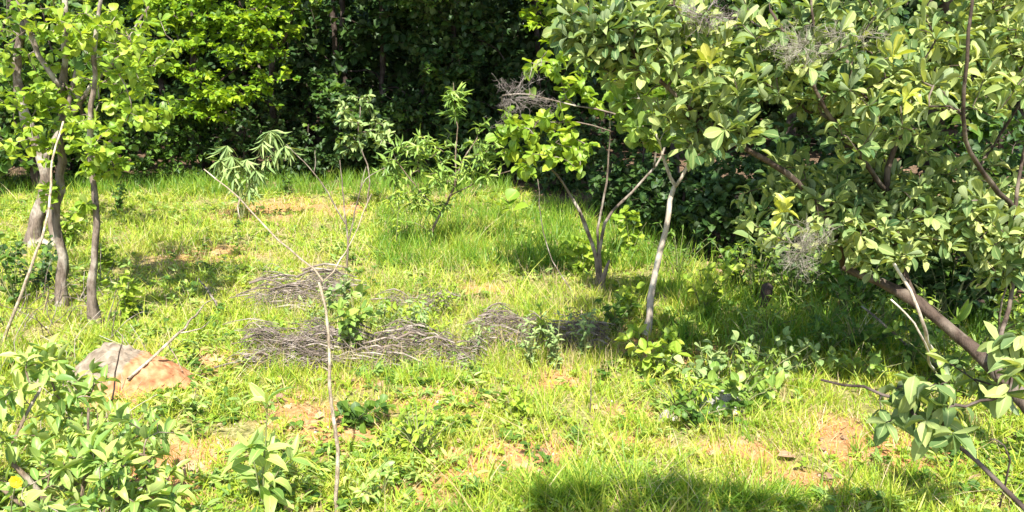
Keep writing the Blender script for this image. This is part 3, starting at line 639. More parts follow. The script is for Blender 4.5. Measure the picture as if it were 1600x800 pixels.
plant('lance_leaved_shrub', 'tall light green lance-leaved shrub on a dark slanting stem', 'shrub', b,
      [([b, *P_([(680, 350), (705, 305), (722, 250), (745, 215)], b[1])], .014, .005), (P_([(690, 335), (640, 280), (615, 240)], b[1]), .008, .004), (P_([(710, 290), (712, 200), (708, 130)], b[1]), .007, .003), (P_([(700, 310), (765, 275), (808, 260)], b[1]), .007, .003)],
      [(618, 265, b[1], 38, 50, .2, 24), (705, 260, b[1], 60, 70, .3, 32), (755, 240, b[1], 28, 52, .2, 18), (708, 150, b[1], 16, 36, .08, 14), (665, 235, b[1], 34, 30, .2, 14), (660, 320, b[1], 40, 30, .2, 14)],
      dict(n=9, size=.105, spread=1.0, last=.2, rosette=.3), L_LANCE, B_BROWN, 532, wf=.8, shape='lance', seg=.07, trunk='stem', crown='foliage')
b = G(622, 400)
herb('upright_weed', 'upright green weed left of the dark slanting stem', 'plant', b, [[b, A(620, 360, b[1]), A(626, 300, b[1])]], dict(n=26, size=.07, last=.6, rosette=.15), L_WEED, 533, 'lance')
b = G(372, 385)
herb('upright_weed', 'thin upright weed below the drooping fine-leaved shrub', 'plant', b, [[b, A(370, 350, b[1]), A(374, 315, b[1])]], dict(n=16, size=.05, last=.5, rosette=.15), L_FOR_M, 534, 'ellipse')
# bare dead sapling seen against the wood
b = G(541, 425)
stick('bare_sapling', 'leafless grey sapling with spread twigs in the middle of the clearing', 'dead sapling', [b, *P_([(543, 380), (537, 330), (530, 250)], b[1])], .010, .003, B_GREYB, 540,
      subs=[(P_([(543, 380), (560, 310), (570, 280), (602, 262)], b[1]), .007, .003), (P_([(540, 350), (512, 300), (490, 270), (448, 225)], b[1]), .007, .003), (P_([(490, 270), (493, 250), (492, 235)], b[1]), .004, .002), (P_([(562, 300), (572, 270), (574, 262)], b[1]), .004, .002)])
# the tall Y-shaped dead sapling nearer the camera
b = G(527, 800); YS = b[1]
stick('forked_dead_sapling', 'tall thin pale dead sapling forking above the brush heap', 'dead sapling', [b - [0, 0, .03], *P_([(524, 700, YS + .02), (518, 600, YS + .05), (512, 520, YS + .08), (505, 440, YS + .1)])], .0085, .005, B_TAN, 541, .007,
      subs=[(P_([(505, 440, YS + .1), (470, 405, YS + .15), (420, 355, YS + .2), (375, 310, YS + .25), (318, 268, YS + .3)]), .0045, .0025),
            (P_([(505, 440, YS + .1), (530, 408, YS + .15), (548, 380, YS + .2), (575, 300, YS + .25)]), .0035, .002), (P_([(375, 310, YS + .25), (372, 330, YS + .2), (380, 350, YS + .2)]), .003, .0015)])
# ------------------------------------------------------------------ many-stemmed shrub with round leaves and grey dry twigs
b = G(935, 448); YM = b[1]
root, s, t = plant('round_leaved_shrub', 'many-stemmed shrub with round leaves and arching grey twigs', 'shrub', b,
      [([b - [0, 0, .03], *P_([(930, 400), (905, 330), (878, 285), (856, 262)], YM)], .018, .007),
       ([b + [.01, 0, 0], *P_([(938, 340), (950, 260), (954, 190)], YM)], .012, .005),
       ([b + [.02, 0, 0], *P_([(942, 350), (985, 300), (1022, 262), (1045, 200)], YM)], .015, .006),
       (P_([(1022, 262), (1020, 210), (960, 178), (900, 165), (830, 148), (785, 150)], YM - .1), .008, .004), (P_([(954, 205), (900, 192), (850, 190)], YM - .1), .006, .003)],
      [(850, 220, YM - .1, 75, 60, .35, 58), (890, 245, YM - .1, 35, 40, .2, 20), (800, 205, YM, 35, 35, .2, 16), (875, 110, YM, 50, 40, .3, 16), (905, 130, YM, 30, 40, .25, 14), (960, 160, YM, 50, 50, .3, 18)],
      dict(n=5, size=.078, droop=.3, flat=.3, last=.16), L_LEFT, B_GREYB, 550, gap=4.5, shape='round', wf=.85, trunk='stem', crown='foliage')
def twig_tuft(parent, base, blobs, seed, mat=B_TUFT, name='dry_twigs', start=None, tip=.00075):
    """a dead, leafless spray: main twigs, side twigs and short hairs, each nearly straight"""
    rg = rng(seed); c = A(*blobs[0][:3]) if start is None else start; mb = MB()
    def seg(p, d, L, r, k):
        d = nrm(d); e = p + d * L; m = p + d * L * .5 + rg.normal(0, L * .06, 3)
        V, F_ = tube([p, m, e], [r, r * .8, r * .55], 4 if k < 2 else 3); mb.add(V, F_); return [p + (m - p) * .8, m + (e - m) * .3, m + (e - m) * .7, e]
    for bl_ in blobs:
        for t in blob_pts([bl_[:6] + (max(8, bl_[6] // 22),)], rg):
            d = t - c; L = np.linalg.norm(d)
            for p in seg(c + d * rg.uniform(0, .5), d, L * .5 + .02, tip * 2.0, 0):
                for _ in range(2):
                    for p2 in seg(p, d / (L + .01) * .6 + rg.normal(0, .7, 3), rg.uniform(.03, .07), tip * 1.2, 1)[1:]:
                        seg(p2, rg.normal(0, 1, 3) + d / (L + .01) * .5, rg.uniform(.012, .035), tip * .75, 2)
    return mb.build(name, mat, parent, base)
twig_tuft(root, b, [(805, 150, YM - .1, 52, 42, .2, 520), (860, 160, YM - .1, 40, 25, .15, 100)], 551, tip=.0010, start=A(800, 152, YM - .1))
b2 = G(812, 395)
herb('round_leaved_weed', 'few big round pale green leaves on a thin stalk before the shaded wood', 'plant', G(800, 372), [[G(800, 372), A(800, 340, 8.3), A(792, 312, 8.3)], [G(800, 372), A(806, 340, 8.3), A(797, 322, 8.3)]], dict(n=5, size=.17, last=.06, rosette=.7), L_LEFT, 552, 'round')
b = G(1008, 522); YP = b[1]
root, s, t = plant('pale_forked_sapling', 'slender white-barked sapling forking into two arms', 'sapling', b,
      [([b - [0, 0, .03], *P_([(1018, 460), (1032, 390), (1048, 330), (1055, 290)], YP)], .020, .014),
       (P_([(1055, 290), (1040, 262), (1030, 220), (1000, 150)], YP), .012, .006), (P_([(1055, 292), (1072, 258), (1080, 200), (1090, 100)], YP), .012, .006)],
      [(1040, 190, YP, 70, 55, .35, 40), (1080, 120, YP, 60, 50, .3, 26), (985, 120, YP, 55, 60, .3, 26)],
      dict(n=7, size=.085, flat=.3), L_LANCE, B_PALE, 553, shape='obovate')
# leafy sprigs low on the clearing edge
rg = rng(554)
for i, (px, py, h, w, n, sz, lab, lm, sh) in enumerate([
    (985, 400, .42, .16, 7, .07, 'lime leafy sprig between the many-stemmed shrub and the pale sapling', L_LEFT, 'round'), (905, 430, .28, .16, 6, .07, 'lime leafy sprig at the foot of the many-stemmed shrub', L_LEFT, 'round'),
    (1040, 395, .2, .06, 3, .07, 'tiny leafy shoot beside the pale sapling stem', L_LEFT, 'round'), (985, 500, .24, .14, 8, .06, 'bright green leafy weed left of the pale sapling foot', L_WEED, 'ellipse'),
    (960, 520, .2, .12, 7, .05, 'shaded green weed at the right end of the brush heap', L_FOR_M, 'ellipse'), (620, 345, .25, .3, 10, .06, 'low green weed clump under the light green lance-leaved shrub', L_WEED, 'lance'),
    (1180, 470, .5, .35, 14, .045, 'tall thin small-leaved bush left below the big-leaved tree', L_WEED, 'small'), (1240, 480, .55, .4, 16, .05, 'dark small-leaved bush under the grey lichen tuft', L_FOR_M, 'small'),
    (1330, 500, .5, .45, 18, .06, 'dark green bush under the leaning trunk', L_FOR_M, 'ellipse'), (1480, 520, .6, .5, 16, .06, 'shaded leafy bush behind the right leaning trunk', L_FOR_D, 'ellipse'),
    (450, 305, .22, .2, 8, .05, 'low dull weed between the drooping shrub and the bare twigs', L_FOR_M, 'ellipse'), (400, 310, .2, .2, 8, .05, 'low dark weed at the foot of the drooping fine-leaved shrub', L_FOR_D, 'ellipse')]):
    b = G(px, py); herb('leafy_weed', lab, 'plant', b, fan(b, n, h, w, rg), dict(n=11, size=sz, last=.5, rosette=.25), lm, 560 + i, sh)
b = G(1195, 495); stick('tree_stump', 'dark short stump in the shade left of the big-leaved tree', 'stump', [b - [0, 0, .05], b + [0, 0, .1], b + [.01, 0, .22]], .05, .035, B_DARK, 580, .004, .05, k=12)
b = G(938, 455); stick('tree_stump', 'weathered brown stump at the foot of the many-stemmed shrub', 'stump', [b - [0, .04, .05], b + [.01, -.04, .1], b + [.05, -.04, .24]], .040, .008, B_GREYB, 581, .006, .05, k=12)
stick('fallen_log', 'short reddish log lying in the shade on the grass', 'log', [G(1122, 428, .03), G(1145, 432, .04), G(1168, 428, .03)], .028, .022, bark_mat('log_red', (.2, .09, .06), (.34, .18, .12), (.42, .28, .2)), 582, .004, k=10)

# ================================================================== THE BRUSH HEAPS
HEAPS = [('back left heap', 480, 474, 86, 30, .26, -.02, 56), ('front left heap', 462, 556, 90, 34, .20, .0, 56), ('middle front heap', 600, 560, 80, 34, .22, .05, 40), ('back middle heap', 655, 482, 62, 18, .12, -.1, 26),
         ('small front heap right of the middle', 710, 566, 60, 22, .17, -.3, 26), ('right slanting heap', 790, 528, 66, 24, .20, -.42, 38), ('far right heap', 895, 535, 66, 26, .19, -.3, 34)]
sid = 0
for hn, px, py, rx, ry, hh, ang, cnt in HEAPS:
    c = G(px, py); w = rx * c[1] / F; dp = abs(G(px, py - ry)[1] - G(px, py + ry)[1]) * .35; rg = rng(700 + sid); sid0 = sid; w *= 1.15; hh *= 1.05
    mb = MB()
    for i in range(cnt * 7):
        fine = i >= cnt
        L = w * rg.uniform(.35, 1.0) * (.6 if fine else 1); a = ang + rg.normal(0, .28 if not fine else .6); u = rg.uniform(-.85, .85)
        yy = rg.uniform(-1, 1) * dp; z = max(.01, hh * (.75 + .3 * math.sin(5 * (u + sid0)) ) * (1 - (yy / dp) ** 2 * .7) * rg.random() ** .6)
        m0 = c + np.array([u * w * .8, yy, z]); d = np.array([math.cos(a), rg.normal(0, .22), -math.sin(-a) * .35 + rg.normal(0, .12 if not fine else .22)])
        d = d / np.linalg.norm(d); bow = np.array([0, 0, rg.uniform(.0, .025)])
        p0, p1 = m0 - d * L / 2, m0 + d * L / 2
        for q_ in (p0, p1): q_[2] = max(q_[2] - .02, float(relief(q_[0], q_[1])) + .006)
        if fine:
            V, F_ = tube(smooth_path([p0, m0 + bow, p1], .06, rg, .005), rg.uniform(.0012, .0024), 4); mb.add(V, F_)
        else:
            r_ = rg.choice([.0022, .003, .004, .006, .009])
            stick('cut_stick', f'grey-brown cut stick lying in the {hn} of brushwood', 'stick', [p0, m0 + bow, p1], r_, r_ * .6, B_DEAD if rg.random() < .75 else B_GREYB, 1000 + sid, .003, .07, 'cut sticks of the ' + hn, 6)
        sid += 1
    o = mb.build('brush_twigs', B_DEAD, None, c); tag(o, f'tangle of fine dry twigs filling the {hn} of brushwood', 'twigs', kind='stuff')
b = G(552, 560)
herb('dark_leafy_plant', 'green broad-leaved plant growing up through the brush heap behind the dead sapling', 'plant', b, fan(b, 9, .36, .17, rng(751)), dict(n=13, size=.066, last=.35, rosette=.25, flat=.1), L_LANCE, 752, wf=.8)
b = G(535, 500)
herb('grey_green_plant', 'grey-green small-leaved plant behind the fork of the dead sapling', 'plant', b, fan(b, 9, .30, .16, rng(753)), dict(n=14, size=.045, last=.35, rosette=.2), L_GREY, 754)
for i, (px, py, lab) in enumerate([(830, 575, 'grey-green upright herb at the front of the far right brush heap'), (870, 578, 'pale grey-green herb beside the thin dry stalk right of the brush'), (910, 560, 'grey-green herb at the right end of the brush ring'), (655, 545, 'grey-green herb between the middle and right brush heaps')]):
    b = G(px, py); herb('grey_green_plant', lab, 'plant', b, fan(b, 8, .30, .13, rng(760 + i)), dict(n=16, size=.04, last=.4, rosette=.2), L_GREY, 770 + i, 'lance', wf=1.3)

def tuft(name, label, px, py, n, h, w, mat, seed, group=None):
    rg = rng(seed); b = G(px, py); x = np.full(n, b[0]) + rg.normal(0, .015, n); y = np.full(n, b[1]) + rg.normal(0, .015, n)
    V, Q, U = blades(x, y, h * rg.uniform(.5, 1.1, n), w * rg.uniform(.7, 1.2, n), rg, lean=.5, bend=1.3, seg=6)
    return tag(mesh_obj(name, V, Q, mat, None, b, uv=U), label, 'grass tuft', group)
for i, (px, py, lab) in enumerate([(600, 520, 'grey-green herb in the middle of the brush ring'), (690, 500, 'grey-green herb behind the back middle heap of brush'), (745, 560, 'grey-green herb between the small front heap and the slanting heap'), (850, 545, 'pale grey-green herb between the slanting heap and the far right heap'), (500, 530, 'grey-green herb between the two left heaps of brush')]):
    b = G(px, py); herb('grey_green_plant', lab, 'plant', b, fan(b, 7, .24, .13, rng(790 + i)), dict(n=14, size=.04, last=.35, rosette=.2), [L_GREY, L_WEED][i % 2], 795 + i, 'lance', wf=1.2)
# ================================================================== EARTH MOUND
b = G(205, 612)
m, nt, out = new_mat('mound_earth')
tc = node(nt, 'ShaderNodeTexCoord'); n1 = node(nt, 'ShaderNodeTexNoise'); n1.inputs['Scale'].default_value = 22; n1.inputs['Detail'].default_value = 8; nt.links.new(tc.outputs['Object'], n1.inputs[0])
cr = ramp(nt, [(.3, (.13, .10, .07)), (.7, (.33, .27, .20))], n1.outputs[0]); orr = ramp(nt, [(.3, (.20, .085, .04)), (.5, (.40, .19, .09)), (.75, (.50, .30, .17))], n1.outputs[0])
sep = node(nt, 'ShaderNodeSeparateXYZ'); nt.links.new(tc.outputs['Object'], sep.inputs[0])
ma = node(nt, 'ShaderNodeMath', operation='MULTIPLY_ADD'); nt.links.new(sep.outputs[0], ma.inputs[0]); ma.inputs[1].default_value = -3.2; ma.inputs[2].default_value = -.02
mb_ = node(nt, 'ShaderNodeMath', operation='MULTIPLY_ADD'); nt.links.new(sep.outputs[2], mb_.inputs[0]); mb_.inputs[1].default_value = 4.0; nt.links.new(ma.outputs[0], mb_.inputs[2])
n5 = node(nt, 'ShaderNodeTexNoise'); n5.inputs['Scale'].default_value = 12; n5.inputs['Detail'].default_value = 6; nt.links.new(tc.outputs['Object'], n5.inputs[0])
mc = node(nt, 'ShaderNodeMath', operation='MULTIPLY_ADD'); nt.links.new(n5.outputs[0], mc.inputs[0]); mc.inputs[1].default_value = 1.0; nt.links.new(mb_.outputs[0], mc.inputs[2])
c_ = mixc(nt, ramp(nt, [(.86, (0, 0, 0)), (1.0, (1, 1, 1))], mc.outputs[0]), orr, cr)
bb = node(nt, 'ShaderNodeBsdfPrincipled'); nt.links.new(c_, bb.inputs['Base Color']); bb.inputs['Roughness'].default_value = .95; bb.inputs['Specular IOR Level'].default_value = .05
bp = node(nt, 'ShaderNodeBump'); bp.inputs['Strength'].default_value = .9; bp.inputs['Distance'].default_value = .012; nt.links.new(n1.outputs[0], bp.inputs['Height']); nt.links.new(bp.outputs[0], bb.inputs['Normal'])
nt.links.new(bb.outputs[0], out.inputs[0])
def mound(name, label, cat, c, rx, ry, hz, mat, seed, amp=.12):
    rg = rng(seed); nu, nv = 150, 54; th = np.linspace(0, 2 * np.pi, nu, endpoint=False); rr = np.linspace(0.001, 1, nv)
    T, Rr = np.meshgrid(th, rr); ph = rg.uniform(0, 6.28, 8)
    wob = 1 + .12 * np.sin(2 * T + ph[0]) + .07 * np.sin(3 * T + ph[1]) + .04 * np.sin(7 * T + ph[2])
    x = Rr * np.cos(T) * rx * wob; y = Rr * np.sin(T) * ry * wob
    f = lambda k: vnoise(x * k / rx * .35 + ph[3], y * k / ry * .35 + ph[4], 1.0)
    z = hz * (1 - Rr ** 2.0) ** 1.0 * (.82 + amp * .8 * f(3) + amp * .6 * f(8)) + hz * (1.03 - Rr) * (.06 * f(14) + .07 * f(34) + .06 * f(57)) + hz * .22 * np.exp(-((x + rx * .35) ** 2 / rx ** 2 + (y - ry * .2) ** 2 / ry ** 2) * 5) - .02
    V = np.stack([x, y, z], -1).reshape(-1, 3); Q = []
    for i in range(nv - 1):
        for j in range(nu): Q.append((i * nu + j, i * nu + (j + 1) % nu, (i + 1) * nu + (j + 1) % nu, (i + 1) * nu + j))
    o = mesh_obj(name, V, Q, mat); o.location = c; return tag(o, label, cat)
mound('earth_mound', 'mound of earth with grey crust and bare orange side at left', 'mound', G(200, 603), .35, .28, .24, m, 800)
rgm = rng(805)
for i in range(16):
    tuft('grass_tuft', 'grass tuft growing up against the earth mound', rgm.uniform(130, 300), rgm.uniform(612, 645), 26, rgm.uniform(.06, .13), .005, GRASS, 8050 + i, 'grass tufts around the earth mound')
rock = bark_mat('grey_rock', (.16, .15, .14), (.34, .32, .30), (.46, .42, .40), 9, 1.0)
mound('rock', 'grey rock half hidden in the broad-leaved weeds at centre right', 'rock', G(1125, 640), .13, .10, .13, rock, 801, .2)
mound('rock', 'small pale rock at the left of the centre-right weed clump', 'rock', G(1045, 655), .07, .05, .06, bark_mat('pale_rock', (.2, .16, .13), (.38, .32, .28), (.5, .44, .40), 20, 1.0), 802, .2)
stick('fallen_branch', 'pale fallen branch propped on the earth mound', 'branch', [A(200, 592, 4.15), A(245, 555, 4.35), A(282, 520, 4.55), G(330, 478, .05)], .008, .004, B_TAN, 803, .006,
      subs=[([A(282, 520, 4.55), A(305, 517, 4.6), A(330, 500, 4.8)], .005, .002), ([A(262, 540, 4.42), A(276, 560, 4.4), A(283, 580, 4.35)], .004, .002)])
stick('grey_stick', 'short grey stick lying on the grass left of the brush', 'stick', [G(340, 490, .05), G(325, 468, .06), G(312, 452, .08)], .008, .005, B_DEAD, 804)
stick('slanting_stalk', 'dead brown stalk slanting up before the many-stemmed shrub', 'stalk', [G(915, 490), A(890, 450, 6.2), A(862, 405, 6.3), A(845, 340, 6.3), A(840, 280, 6.3)], .005, .003, B_DEAD, 805)
stick('thin_stalk', 'single thin dry stalk standing in the grass right of the brush', 'stalk', [G(922, 645), A(922, 610, G(922, 645)[1]), A(924, 575, G(922, 645)[1])], .003, .0018, B_DEAD, 806)

# ================================================================== WEEDS IN THE CLEARING
b = G(1095, 655)
specs = [(1020, 590, .24, .18, 9, .075, 'yellow-green broad-leaved weed left of the grey rock', L_WEED), (1060, 645, .18, .14, 9, .06, 'bright green low weed between the two rocks', L_WEED), (1105, 610, .22, .18, 9, .07, 'grey-green weed growing over the back of the grey rock', L_GREY),
         (1150, 640, .20, .16, 10, .07, 'leafy green weed at the right of the grey rock', L_LANCE), (1180, 600, .22, .2, 10, .06, 'weed patch behind and right of the grey rock', L_LANCE), (1085, 660, .12, .12, 8, .05, 'tiny dark weed directly before the grey rock', L_FOR_M),
         (1230, 590, .2, .22, 10, .055, 'bluish green weed patch right of the centre-right weed clump', L_GREY), (655, 715, .24, .12, 9, .05, 'upright bright weed left of the bare soil patch', L_WEED), (640, 705, .13, .1, 6, .05, 'low weed left of the upright bright weed in the grass', L_WEED),
         (800, 655, .12, .07, 5, .045, 'small seedling just above the bare soil patch', L_WEED), (1275, 510, .2, .2, 9, .07, 'green weed before the dark bush at right', L_LANCE), (555, 665, .1, .1, 6, .07, 'dark little weed beside the dead sapling stem', L_FOR_M),
         (640, 515, .16, .12, 8, .05, 'grassy weed between back and front brush heaps', L_WEED), (700, 540, .16, .14, 8, .05, 'yellowish weed inside the brush ring', L_WEED), (430, 525, .1, .1, 6, .04, 'weed between the two left brush heaps', L_WEED), (1340, 590, .15, .2, 8, .06, 'weed under the leaning trunk', L_LANCE)]
for i, (px, py, h, w, n, sz, lab, lm) in enumerate(specs):
    b = G(px, py); herb('broad_leaved_weed' if sz > .052 else 'small_weed', lab, 'plant', b, fan(b, n + 5, h, w * 1.35, rng(820 + i)), dict(n=8, size=sz * .9, last=.3, rosette=.35, flat=.2), lm, 840 + i, ('ellipse', 'lance', 'obovate')[i % 3], wf=.8)
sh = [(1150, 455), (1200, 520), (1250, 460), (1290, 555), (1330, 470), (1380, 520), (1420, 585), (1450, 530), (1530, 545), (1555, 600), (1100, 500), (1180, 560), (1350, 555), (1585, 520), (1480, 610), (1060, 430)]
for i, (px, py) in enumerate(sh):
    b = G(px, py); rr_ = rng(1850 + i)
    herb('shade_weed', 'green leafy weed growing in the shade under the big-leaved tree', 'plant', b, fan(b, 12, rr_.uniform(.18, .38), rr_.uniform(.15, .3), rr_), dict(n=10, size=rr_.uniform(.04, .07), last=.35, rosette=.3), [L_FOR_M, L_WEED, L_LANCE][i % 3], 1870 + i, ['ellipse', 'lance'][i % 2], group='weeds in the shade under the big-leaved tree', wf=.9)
# arching blade tufts
tuft('grass_tuft', 'pale arching grass tuft below the leaning trunk', 1335, 545, 40, .28, .007, GRASS_S, 860)
tuft('grass_tuft', 'green arching grass tuft left of the leaning trunk', 1290, 525, 60, .28, .010, GRASS_G, 861)
tuft('grass_tuft', 'tuft of tall grass right of the grey-green weeds', 1250, 560, 50, .2, .007, GRASS_G, 862)
rg = rng(870)
for i in range(90):
    px, py = rg.uniform(250, 1560), rg.uniform(440, 795)
    t_ = tuft('grass_tuft', 'small loose tuft of green grass standing out of the short turf', px, py, 26, rg.uniform(.08, .15), .005, GRASS if rg.random() < .5 else GRASS_G, 871 + i, 'loose grass tufts across the clearing')
for i in range(36):
    px, py = rg.uniform(810, 1250), rg.uniform(758, 800)
    tuft('grass_tuft', 'lush dark green grass tuft in the bottom middle of the clearing', px, py, 44, rg.uniform(.08, .16), .007, GRASS_G, 1971 + i, 'lush grass tufts at the bottom middle')
# dead leaves lying about
def lying_leaf(px, py, size, label, seed, mat=L_DRY, z=.03):
    rg = rng(seed); b = G(px, py, z); a = rg.uniform(-.5, .5)
    o = leaves_mesh([b], [[math.cos(a), math.sin(a), .1]], [[.1, -.15, 1.0]], [size], 'lance', rg, wf=1.6, curls=[(.6, .35)]).build('fallen_leaf', mat, None, b, uv=True); return tag(o, label, 'leaf')
lying_leaf(1215, 722, .10, 'curled dark fallen leaf near the bottom right patch of soil', 901)
lying_leaf(560, 662, .10, 'brown fallen leaf on the ground right of the dead sapling', 902)
lying_leaf(1075, 655, .10, 'pinkish fallen leaf resting before the grey rock', 903)

# ================================================================== BIG-LEAVED TREE, RIGHT
b = np.array([2.42, 3.1, float(relief(2.42, 3.1))])
tb = [([b - [0, 0, .05], A(1690, 730, 3.40), A(1600, 630, 3.46), A(1545, 572, 3.86), A(1500, 532, 3.98), A(1432, 474, 4.09), A(1370, 440, 4.21), A(1318, 418, 4.27)], .043, .020),
      ([A(1432, 474, 4.09), A(1405, 400, 4.21), A(1385, 290, 4.33), A(1420, 170, 4.39), A(1450, 60, 4.45), A(1460, -80, 4.45)], .018, .008),
      ([A(1318, 418, 4.27), A(1290, 350, 4.21), A(1230, 270, 4.09), A(1145, 222, 3.98), A(1070, 160, 3.92), A(990, 90, 3.86), A(965, 10, 3.86)], .018, .0065),
      ([A(1560, 590, 3.51), A(1575, 480, 3.98), A(1585, 330, 4.09), A(1610, 150, 4.21), A(1600, -60, 4.21)], .012, .006),
      ([A(1385, 300, 4.33), A(1310, 200, 3.98), A(1260, 110, 3.86), A(1200, 20, 3.86)], .013, .006),
      ([A(1585, 330, 4.09), A(1510, 220, 3.74), A(1512, 100, 3.63), A(1515, -30, 3.63)], .013, .006),
      ([A(1400, 360, 4.21), A(1500, 300, 4.56), A(1580, 190, 4.80), A(1640, 60, 4.91)], .012, .006)]
LBIG = dict(n=10, size=.074, sv=.6, flat=.15, droop=-.35, last=.13, rosette=.6, spread=.95, along=.7, normal_up=.7)
bl = [(900, 55, 3.85, 55, 40, .2, 24), (960, 30, 3.85, 60, 50, .2, 30), (1000, 60, 3.9, 130, 70, .25, 131), (1090, 190, 3.95, 110, 65, .25, 117), (1200, 120, 4.1, 120, 110, .4, 196), (1230, 290, 4.15, 120, 90, .35, 152), (1340, 150, 4.2, 140, 150, .5, 273), (1370, 330, 4.2, 120, 90, .45, 175),
      (1480, 200, 4.3, 130, 190, .5, 306), (1580, 80, 4.4, 120, 150, .5, 196), (1560, 400, 4.0, 60, 50, .2, 30), (1570, 340, 4.1, 80, 70, .4, 63), (1700, 200, 4.3, 150, 250, .6, 175), (1400, -110, 4.4, 340, 120, .6, 239), (1060, -60, 4.2, 130, 50, .4, 63), (1190, 350, 4.1, 50, 40, .2, 26)]
root, s, t = plant('big_leaved_tree', 'near leaning tree with dense big glossy leaves filling the right side', 'tree', b, tb, bl, LBIG, L_BIG, B_BIG, 1201, shape='obovate', wf=.50, gap=3.0, seg=.09, grow_kw=dict(up=.3, jit=.008, tip=.0022), wob=.07)
twig_tuft(root, b, [(1248, 395, 3.85, 34, 30, .10, 420), (1290, 365, 3.85, 45, 14, .06, 120)], 1202, B_LICH, 'lichen_tuft', tip=.00075)
twig_tuft(root, b, [(1255, 75, 3.75, 60, 34, .14, 460)], 1203, B_LICH, 'dry_twigs', tip=.00075)
twig_tuft(root, b, [(1330, 55, 3.8, 80, 12, .08, 100)], 1205, B_LICH, 'dry_twigs', tip=.00075)
twig_tuft(root, b, [(1100, 25, 3.7, 50, 25, .12, 360)], 1204, B_TUFT, 'dry_twigs', tip=.0008)
L_YNG = leaf_mat('leaf_young_yellow', [(0.50, 0.48, 0.10), (0.42, 0.46, 0.07), (0.30, 0.38, 0.06)], 0.42, 0.4, 0.5, 0.3)
rg = rng(1206); tt = []
for px, py, Y_ in ((1395, 90, 3.7), (1420, 150, 3.7), (1222, 332, 3.75), (1110, 100, 3.65)):
    p = A(px, py, Y_); tt.append((p + [0, .08, -.05], np.array([p + [0, .03, -.02], p])))
P, L, N, S = dress(tt, rg, n=9, size=.08, spread=.9, last=.06, rosette=.8, droop=-.5, flat=.1)
leaves_mesh(P, L, N, S, 'obovate', rg, .5).build('young_leaves', L_YNG, root, b, uv=True)
# loose dead stems around the leaning trunk
stick('dead_stem', 'pale dead stem leaning on the big tree trunk from behind', 'stem', [G(1465, 575), A(1448, 520, 4.0), A(1425, 455, 4.0), A(1396, 412, 4.0)], .012, .007, B_PALE, 1210)
stick('dead_stem', 'thin whitish stem passing under the leaning trunk', 'stem', [G(1462, 590), A(1440, 530, 3.9), A(1418, 490, 3.9), A(1395, 468, 3.9)], .008, .004, B_PALE, 1211)
stick('dead_stem', 'brown fallen stem lying slanted left of the leaning trunk', 'stem', [G(1422, 545), A(1395, 522, 4.7), A(1365, 495, 4.8), A(1345, 478, 4.9)], .009, .005, B_DEAD, 1212)
stick('thin_vine', 'thin grey vine hanging down at the right edge behind leaves', 'vine', [G(1552, 570), A(1560, 500, 4.3), A(1572, 440, 4.3), A(1590, 400, 4.3), A(1600, 300, 4.3)], .006, .004, B_GREYB, 1213)
b = G(1500, 560)
herb('yellow_sprout', 'young sprout with a whorl of yellow-green leaves behind the leaning trunk', 'plant', b, [[b, A(1499, 530, b[1]), A(1500, 502, b[1])]], dict(n=9, size=.14, last=.03, rosette=.9, flat=.2), L_LEFT, 1214, 'lance')
# dark foreground bough with drooping leaves
o0 = np.array([2.05, 2.35, .05])
plant('sapling_bough', 'dark slender bough with drooping leaves reaching in from the bottom right', 'sapling', o0,
      [([o0 - [0, 0, .05], A(1600, 800, 2.5), A(1530, 725, 2.6), A(1465, 672, 2.65), A(1410, 632, 2.7), A(1350, 605, 2.75), A(1282, 592, 2.8)], .012, .004)],
      [(1450, 610, 2.65, 70, 30, .12, 9), (1470, 650, 2.6, 50, 40, .12, 8), (1530, 590, 2.8, 50, 24, .15, 5), (1390, 650, 2.65, 25, 25, .08, 3), (1600, 560, 2.7, 50, 40, .2, 9)],
      dict(n=6, size=.085, droop=.6, flat=.3, last=.1, rosette=.6), L_BIG, B_DARK, 1220, shape='ellipse', wf=.62, trunk='stem', crown='foliage', seg=.07, grow_kw=dict(tip=.002, droop=.3))
stick('bare_twig', 'dark bare twig in the grass at the bottom right', 'twig', [G(1560, 800), A(1580, 720, 3.0), A(1560, 690, 3.0), A(1548, 682, 3.0)], .004, .002, B_DARK, 1221)

# unseen tree added beside the camera so its crown shades the nearest grass
b = np.array([2.9, -.1, 0.0])
plant('added_overhang_tree', 'unseen tree added beside the viewer whose overhanging leaves dapple the near grass', 'tree', b, [([b, b + [-.2, .2, 1.3], [1.9, .7, 2.6], [.9, .98, 2.9], [.1, 1.0, 2.9]], .06, .012)], None,
      dict(n=9, size=.10, flat=.3, last=.2), L_BIG, B_BIG, 1290, shape='obovate', wf=.6, attr=nrm(rng(1291).normal(size=(40, 3))) * rng(1292).random((40, 1)) ** .4 * [.65, .22, .2] + [.62, .98, 2.75])

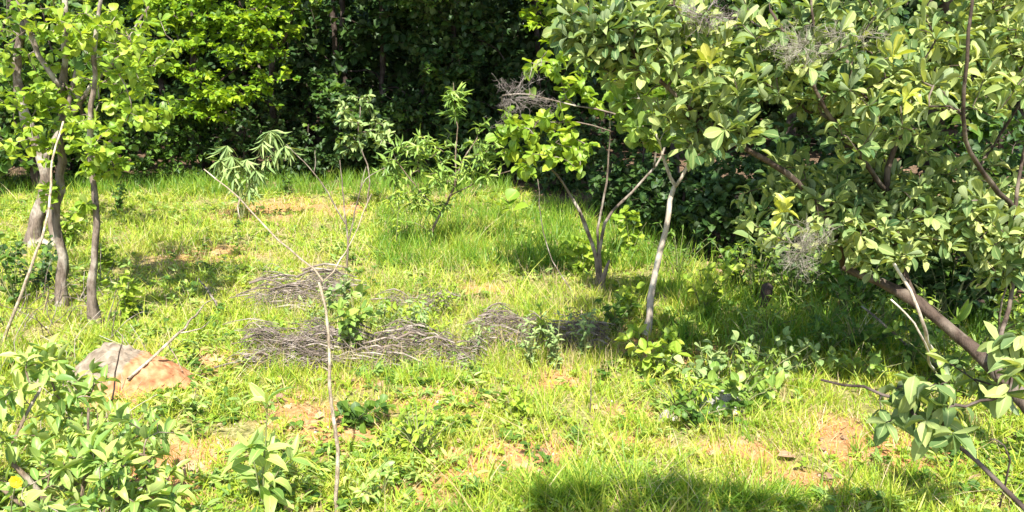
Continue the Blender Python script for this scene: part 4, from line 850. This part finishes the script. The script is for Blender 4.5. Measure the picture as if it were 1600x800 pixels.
# ================================================================== FOREGROUND SHRUB, LEFT
b = G(120, 830)
rg = rng(1300)
fb = [(40, 590, 3.2, 60, 50, .25, 22), (100, 640, 3.1, 90, 60, .25, 30), (60, 730, 2.9, 90, 70, .3, 28), (190, 700, 3.0, 85, 60, .3, 36), (235, 780, 2.9, 50, 45, .2, 18), (110, 800, 2.7, 110, 50, .3, 26), (10, 660, 3.0, 60, 90, .3, 34), (-80, 700, 3.0, 80, 110, .4, 24)]
plant('front_shrub', 'light green leafy shrub filling the bottom left corner', 'shrub', b,
      [([b - [0, 0, .03], A(120, 760, 2.9), A(130, 690, 3.0), A(140, 640, 3.0)], .012, .004), ([b + [-.03, 0, 0], A(20, 720, 2.9), A(35, 660, 3.0), A(62, 610, 3.1)], .013, .005), ([b + [.03, 0, 0], A(200, 760, 3.0), A(230, 720, 3.0)], .010, .004),
       ([b + [-.05, .03, 0], A(-20, 740, 3.0), A(-40, 640, 3.1)], .010, .004)],
      fb, dict(n=7, size=.066, sv=.5, flat=.0, droop=-.2, last=.14, rosette=.45), L_FRONT, B_BROWN, 1301, shape='ellipse', wf=.52, gap=4.0, trunk='stem', crown='foliage', seg=.07, grow_kw=dict(tip=.0018))
stick('dark_twig', 'dark upright twig standing before the earth mound', 'twig', [A(172, 640, 3.4), A(180, 585, 3.4), A(188, 545, 3.4), A(192, 520, 3.4)], .004, .002, B_DARK, 1302)
P = A(26, 752, 2.45); rg = rng(1303)
n = 9; a = np.arange(n) * 2 * np.pi / n
root = thing('yellow_flower', P, 'small yellow flower at the bottom left corner among leaves', 'flower')
leaves_mesh(np.tile(P, (n, 1)), np.stack([np.cos(a), -.5 * np.ones(n), np.sin(a)], 1), np.tile([0, -1, .3], (n, 1)), np.full(n, .022), 'round', rg, curls=[(.5, .2)]).build('petals', L_YEL, root, P, uv=True)
V, F_ = tube(smooth_path([A(20, 840, 2.6), A(18, 790, 2.5), P], .04), .002, 5); mm = MB(); mm.add(V, F_); mm.build('stem', B_GREEN, root, P)
rgd = rng(1320)
for i in range(22):
    p = G(rgd.uniform(0, 230), rgd.uniform(560, 680)); hh_ = rgd.uniform(.12, .34)
    stick('pale_stalk', 'pale dry stalk standing among the leaves of the bottom left shrub', 'stalk', [p, p + [rgd.normal(0, .03), 0, hh_ * .5], p + [rgd.normal(0, .08), rgd.normal(0, .05), hh_]], .0028, .0012, B_PALE, 1340 + i, .004, .06, 'pale stalks in the bottom left shrub', 5)
# whorled saplings in the left foreground
b = G(412, 800)
herb('whorled_sapling', 'young sapling with whorls of long leaves left of the dead sapling', 'sapling', b, [[b, A(412, 740, b[1]), A(414, 680, b[1]), A(418, 630, b[1])], [b, A(400, 740, b[1]), A(385, 700, b[1])], [b, A(425, 750, b[1]), A(455, 715, b[1])]],
     dict(n=17, size=.11, last=.30, rosette=.35, flat=.0, spread=.9), L_FRONT, 1310, 'lance', r=.005, wf=1.15)
for i, (px, py, h, w, n, sz, lab) in enumerate([(300, 650, .12, .14, 8, .045, 'low pale weed on the right of the earth mound'), (590, 790, .14, .12, 8, .04, 'leafy weed just right of the dead sapling foot')]):
    b = G(px, py); herb('front_weed', lab, 'plant', b, fan(b, n, h, w, rng(1320 + i)), dict(n=8, size=sz, last=.3, rosette=.35, flat=.2), L_FRONT, 1330 + i, wf=.6)
print('faces', sum(len(o.data.polygons) for o in bpy.data.objects if o.type == 'MESH'), 'objects', len(bpy.data.objects))
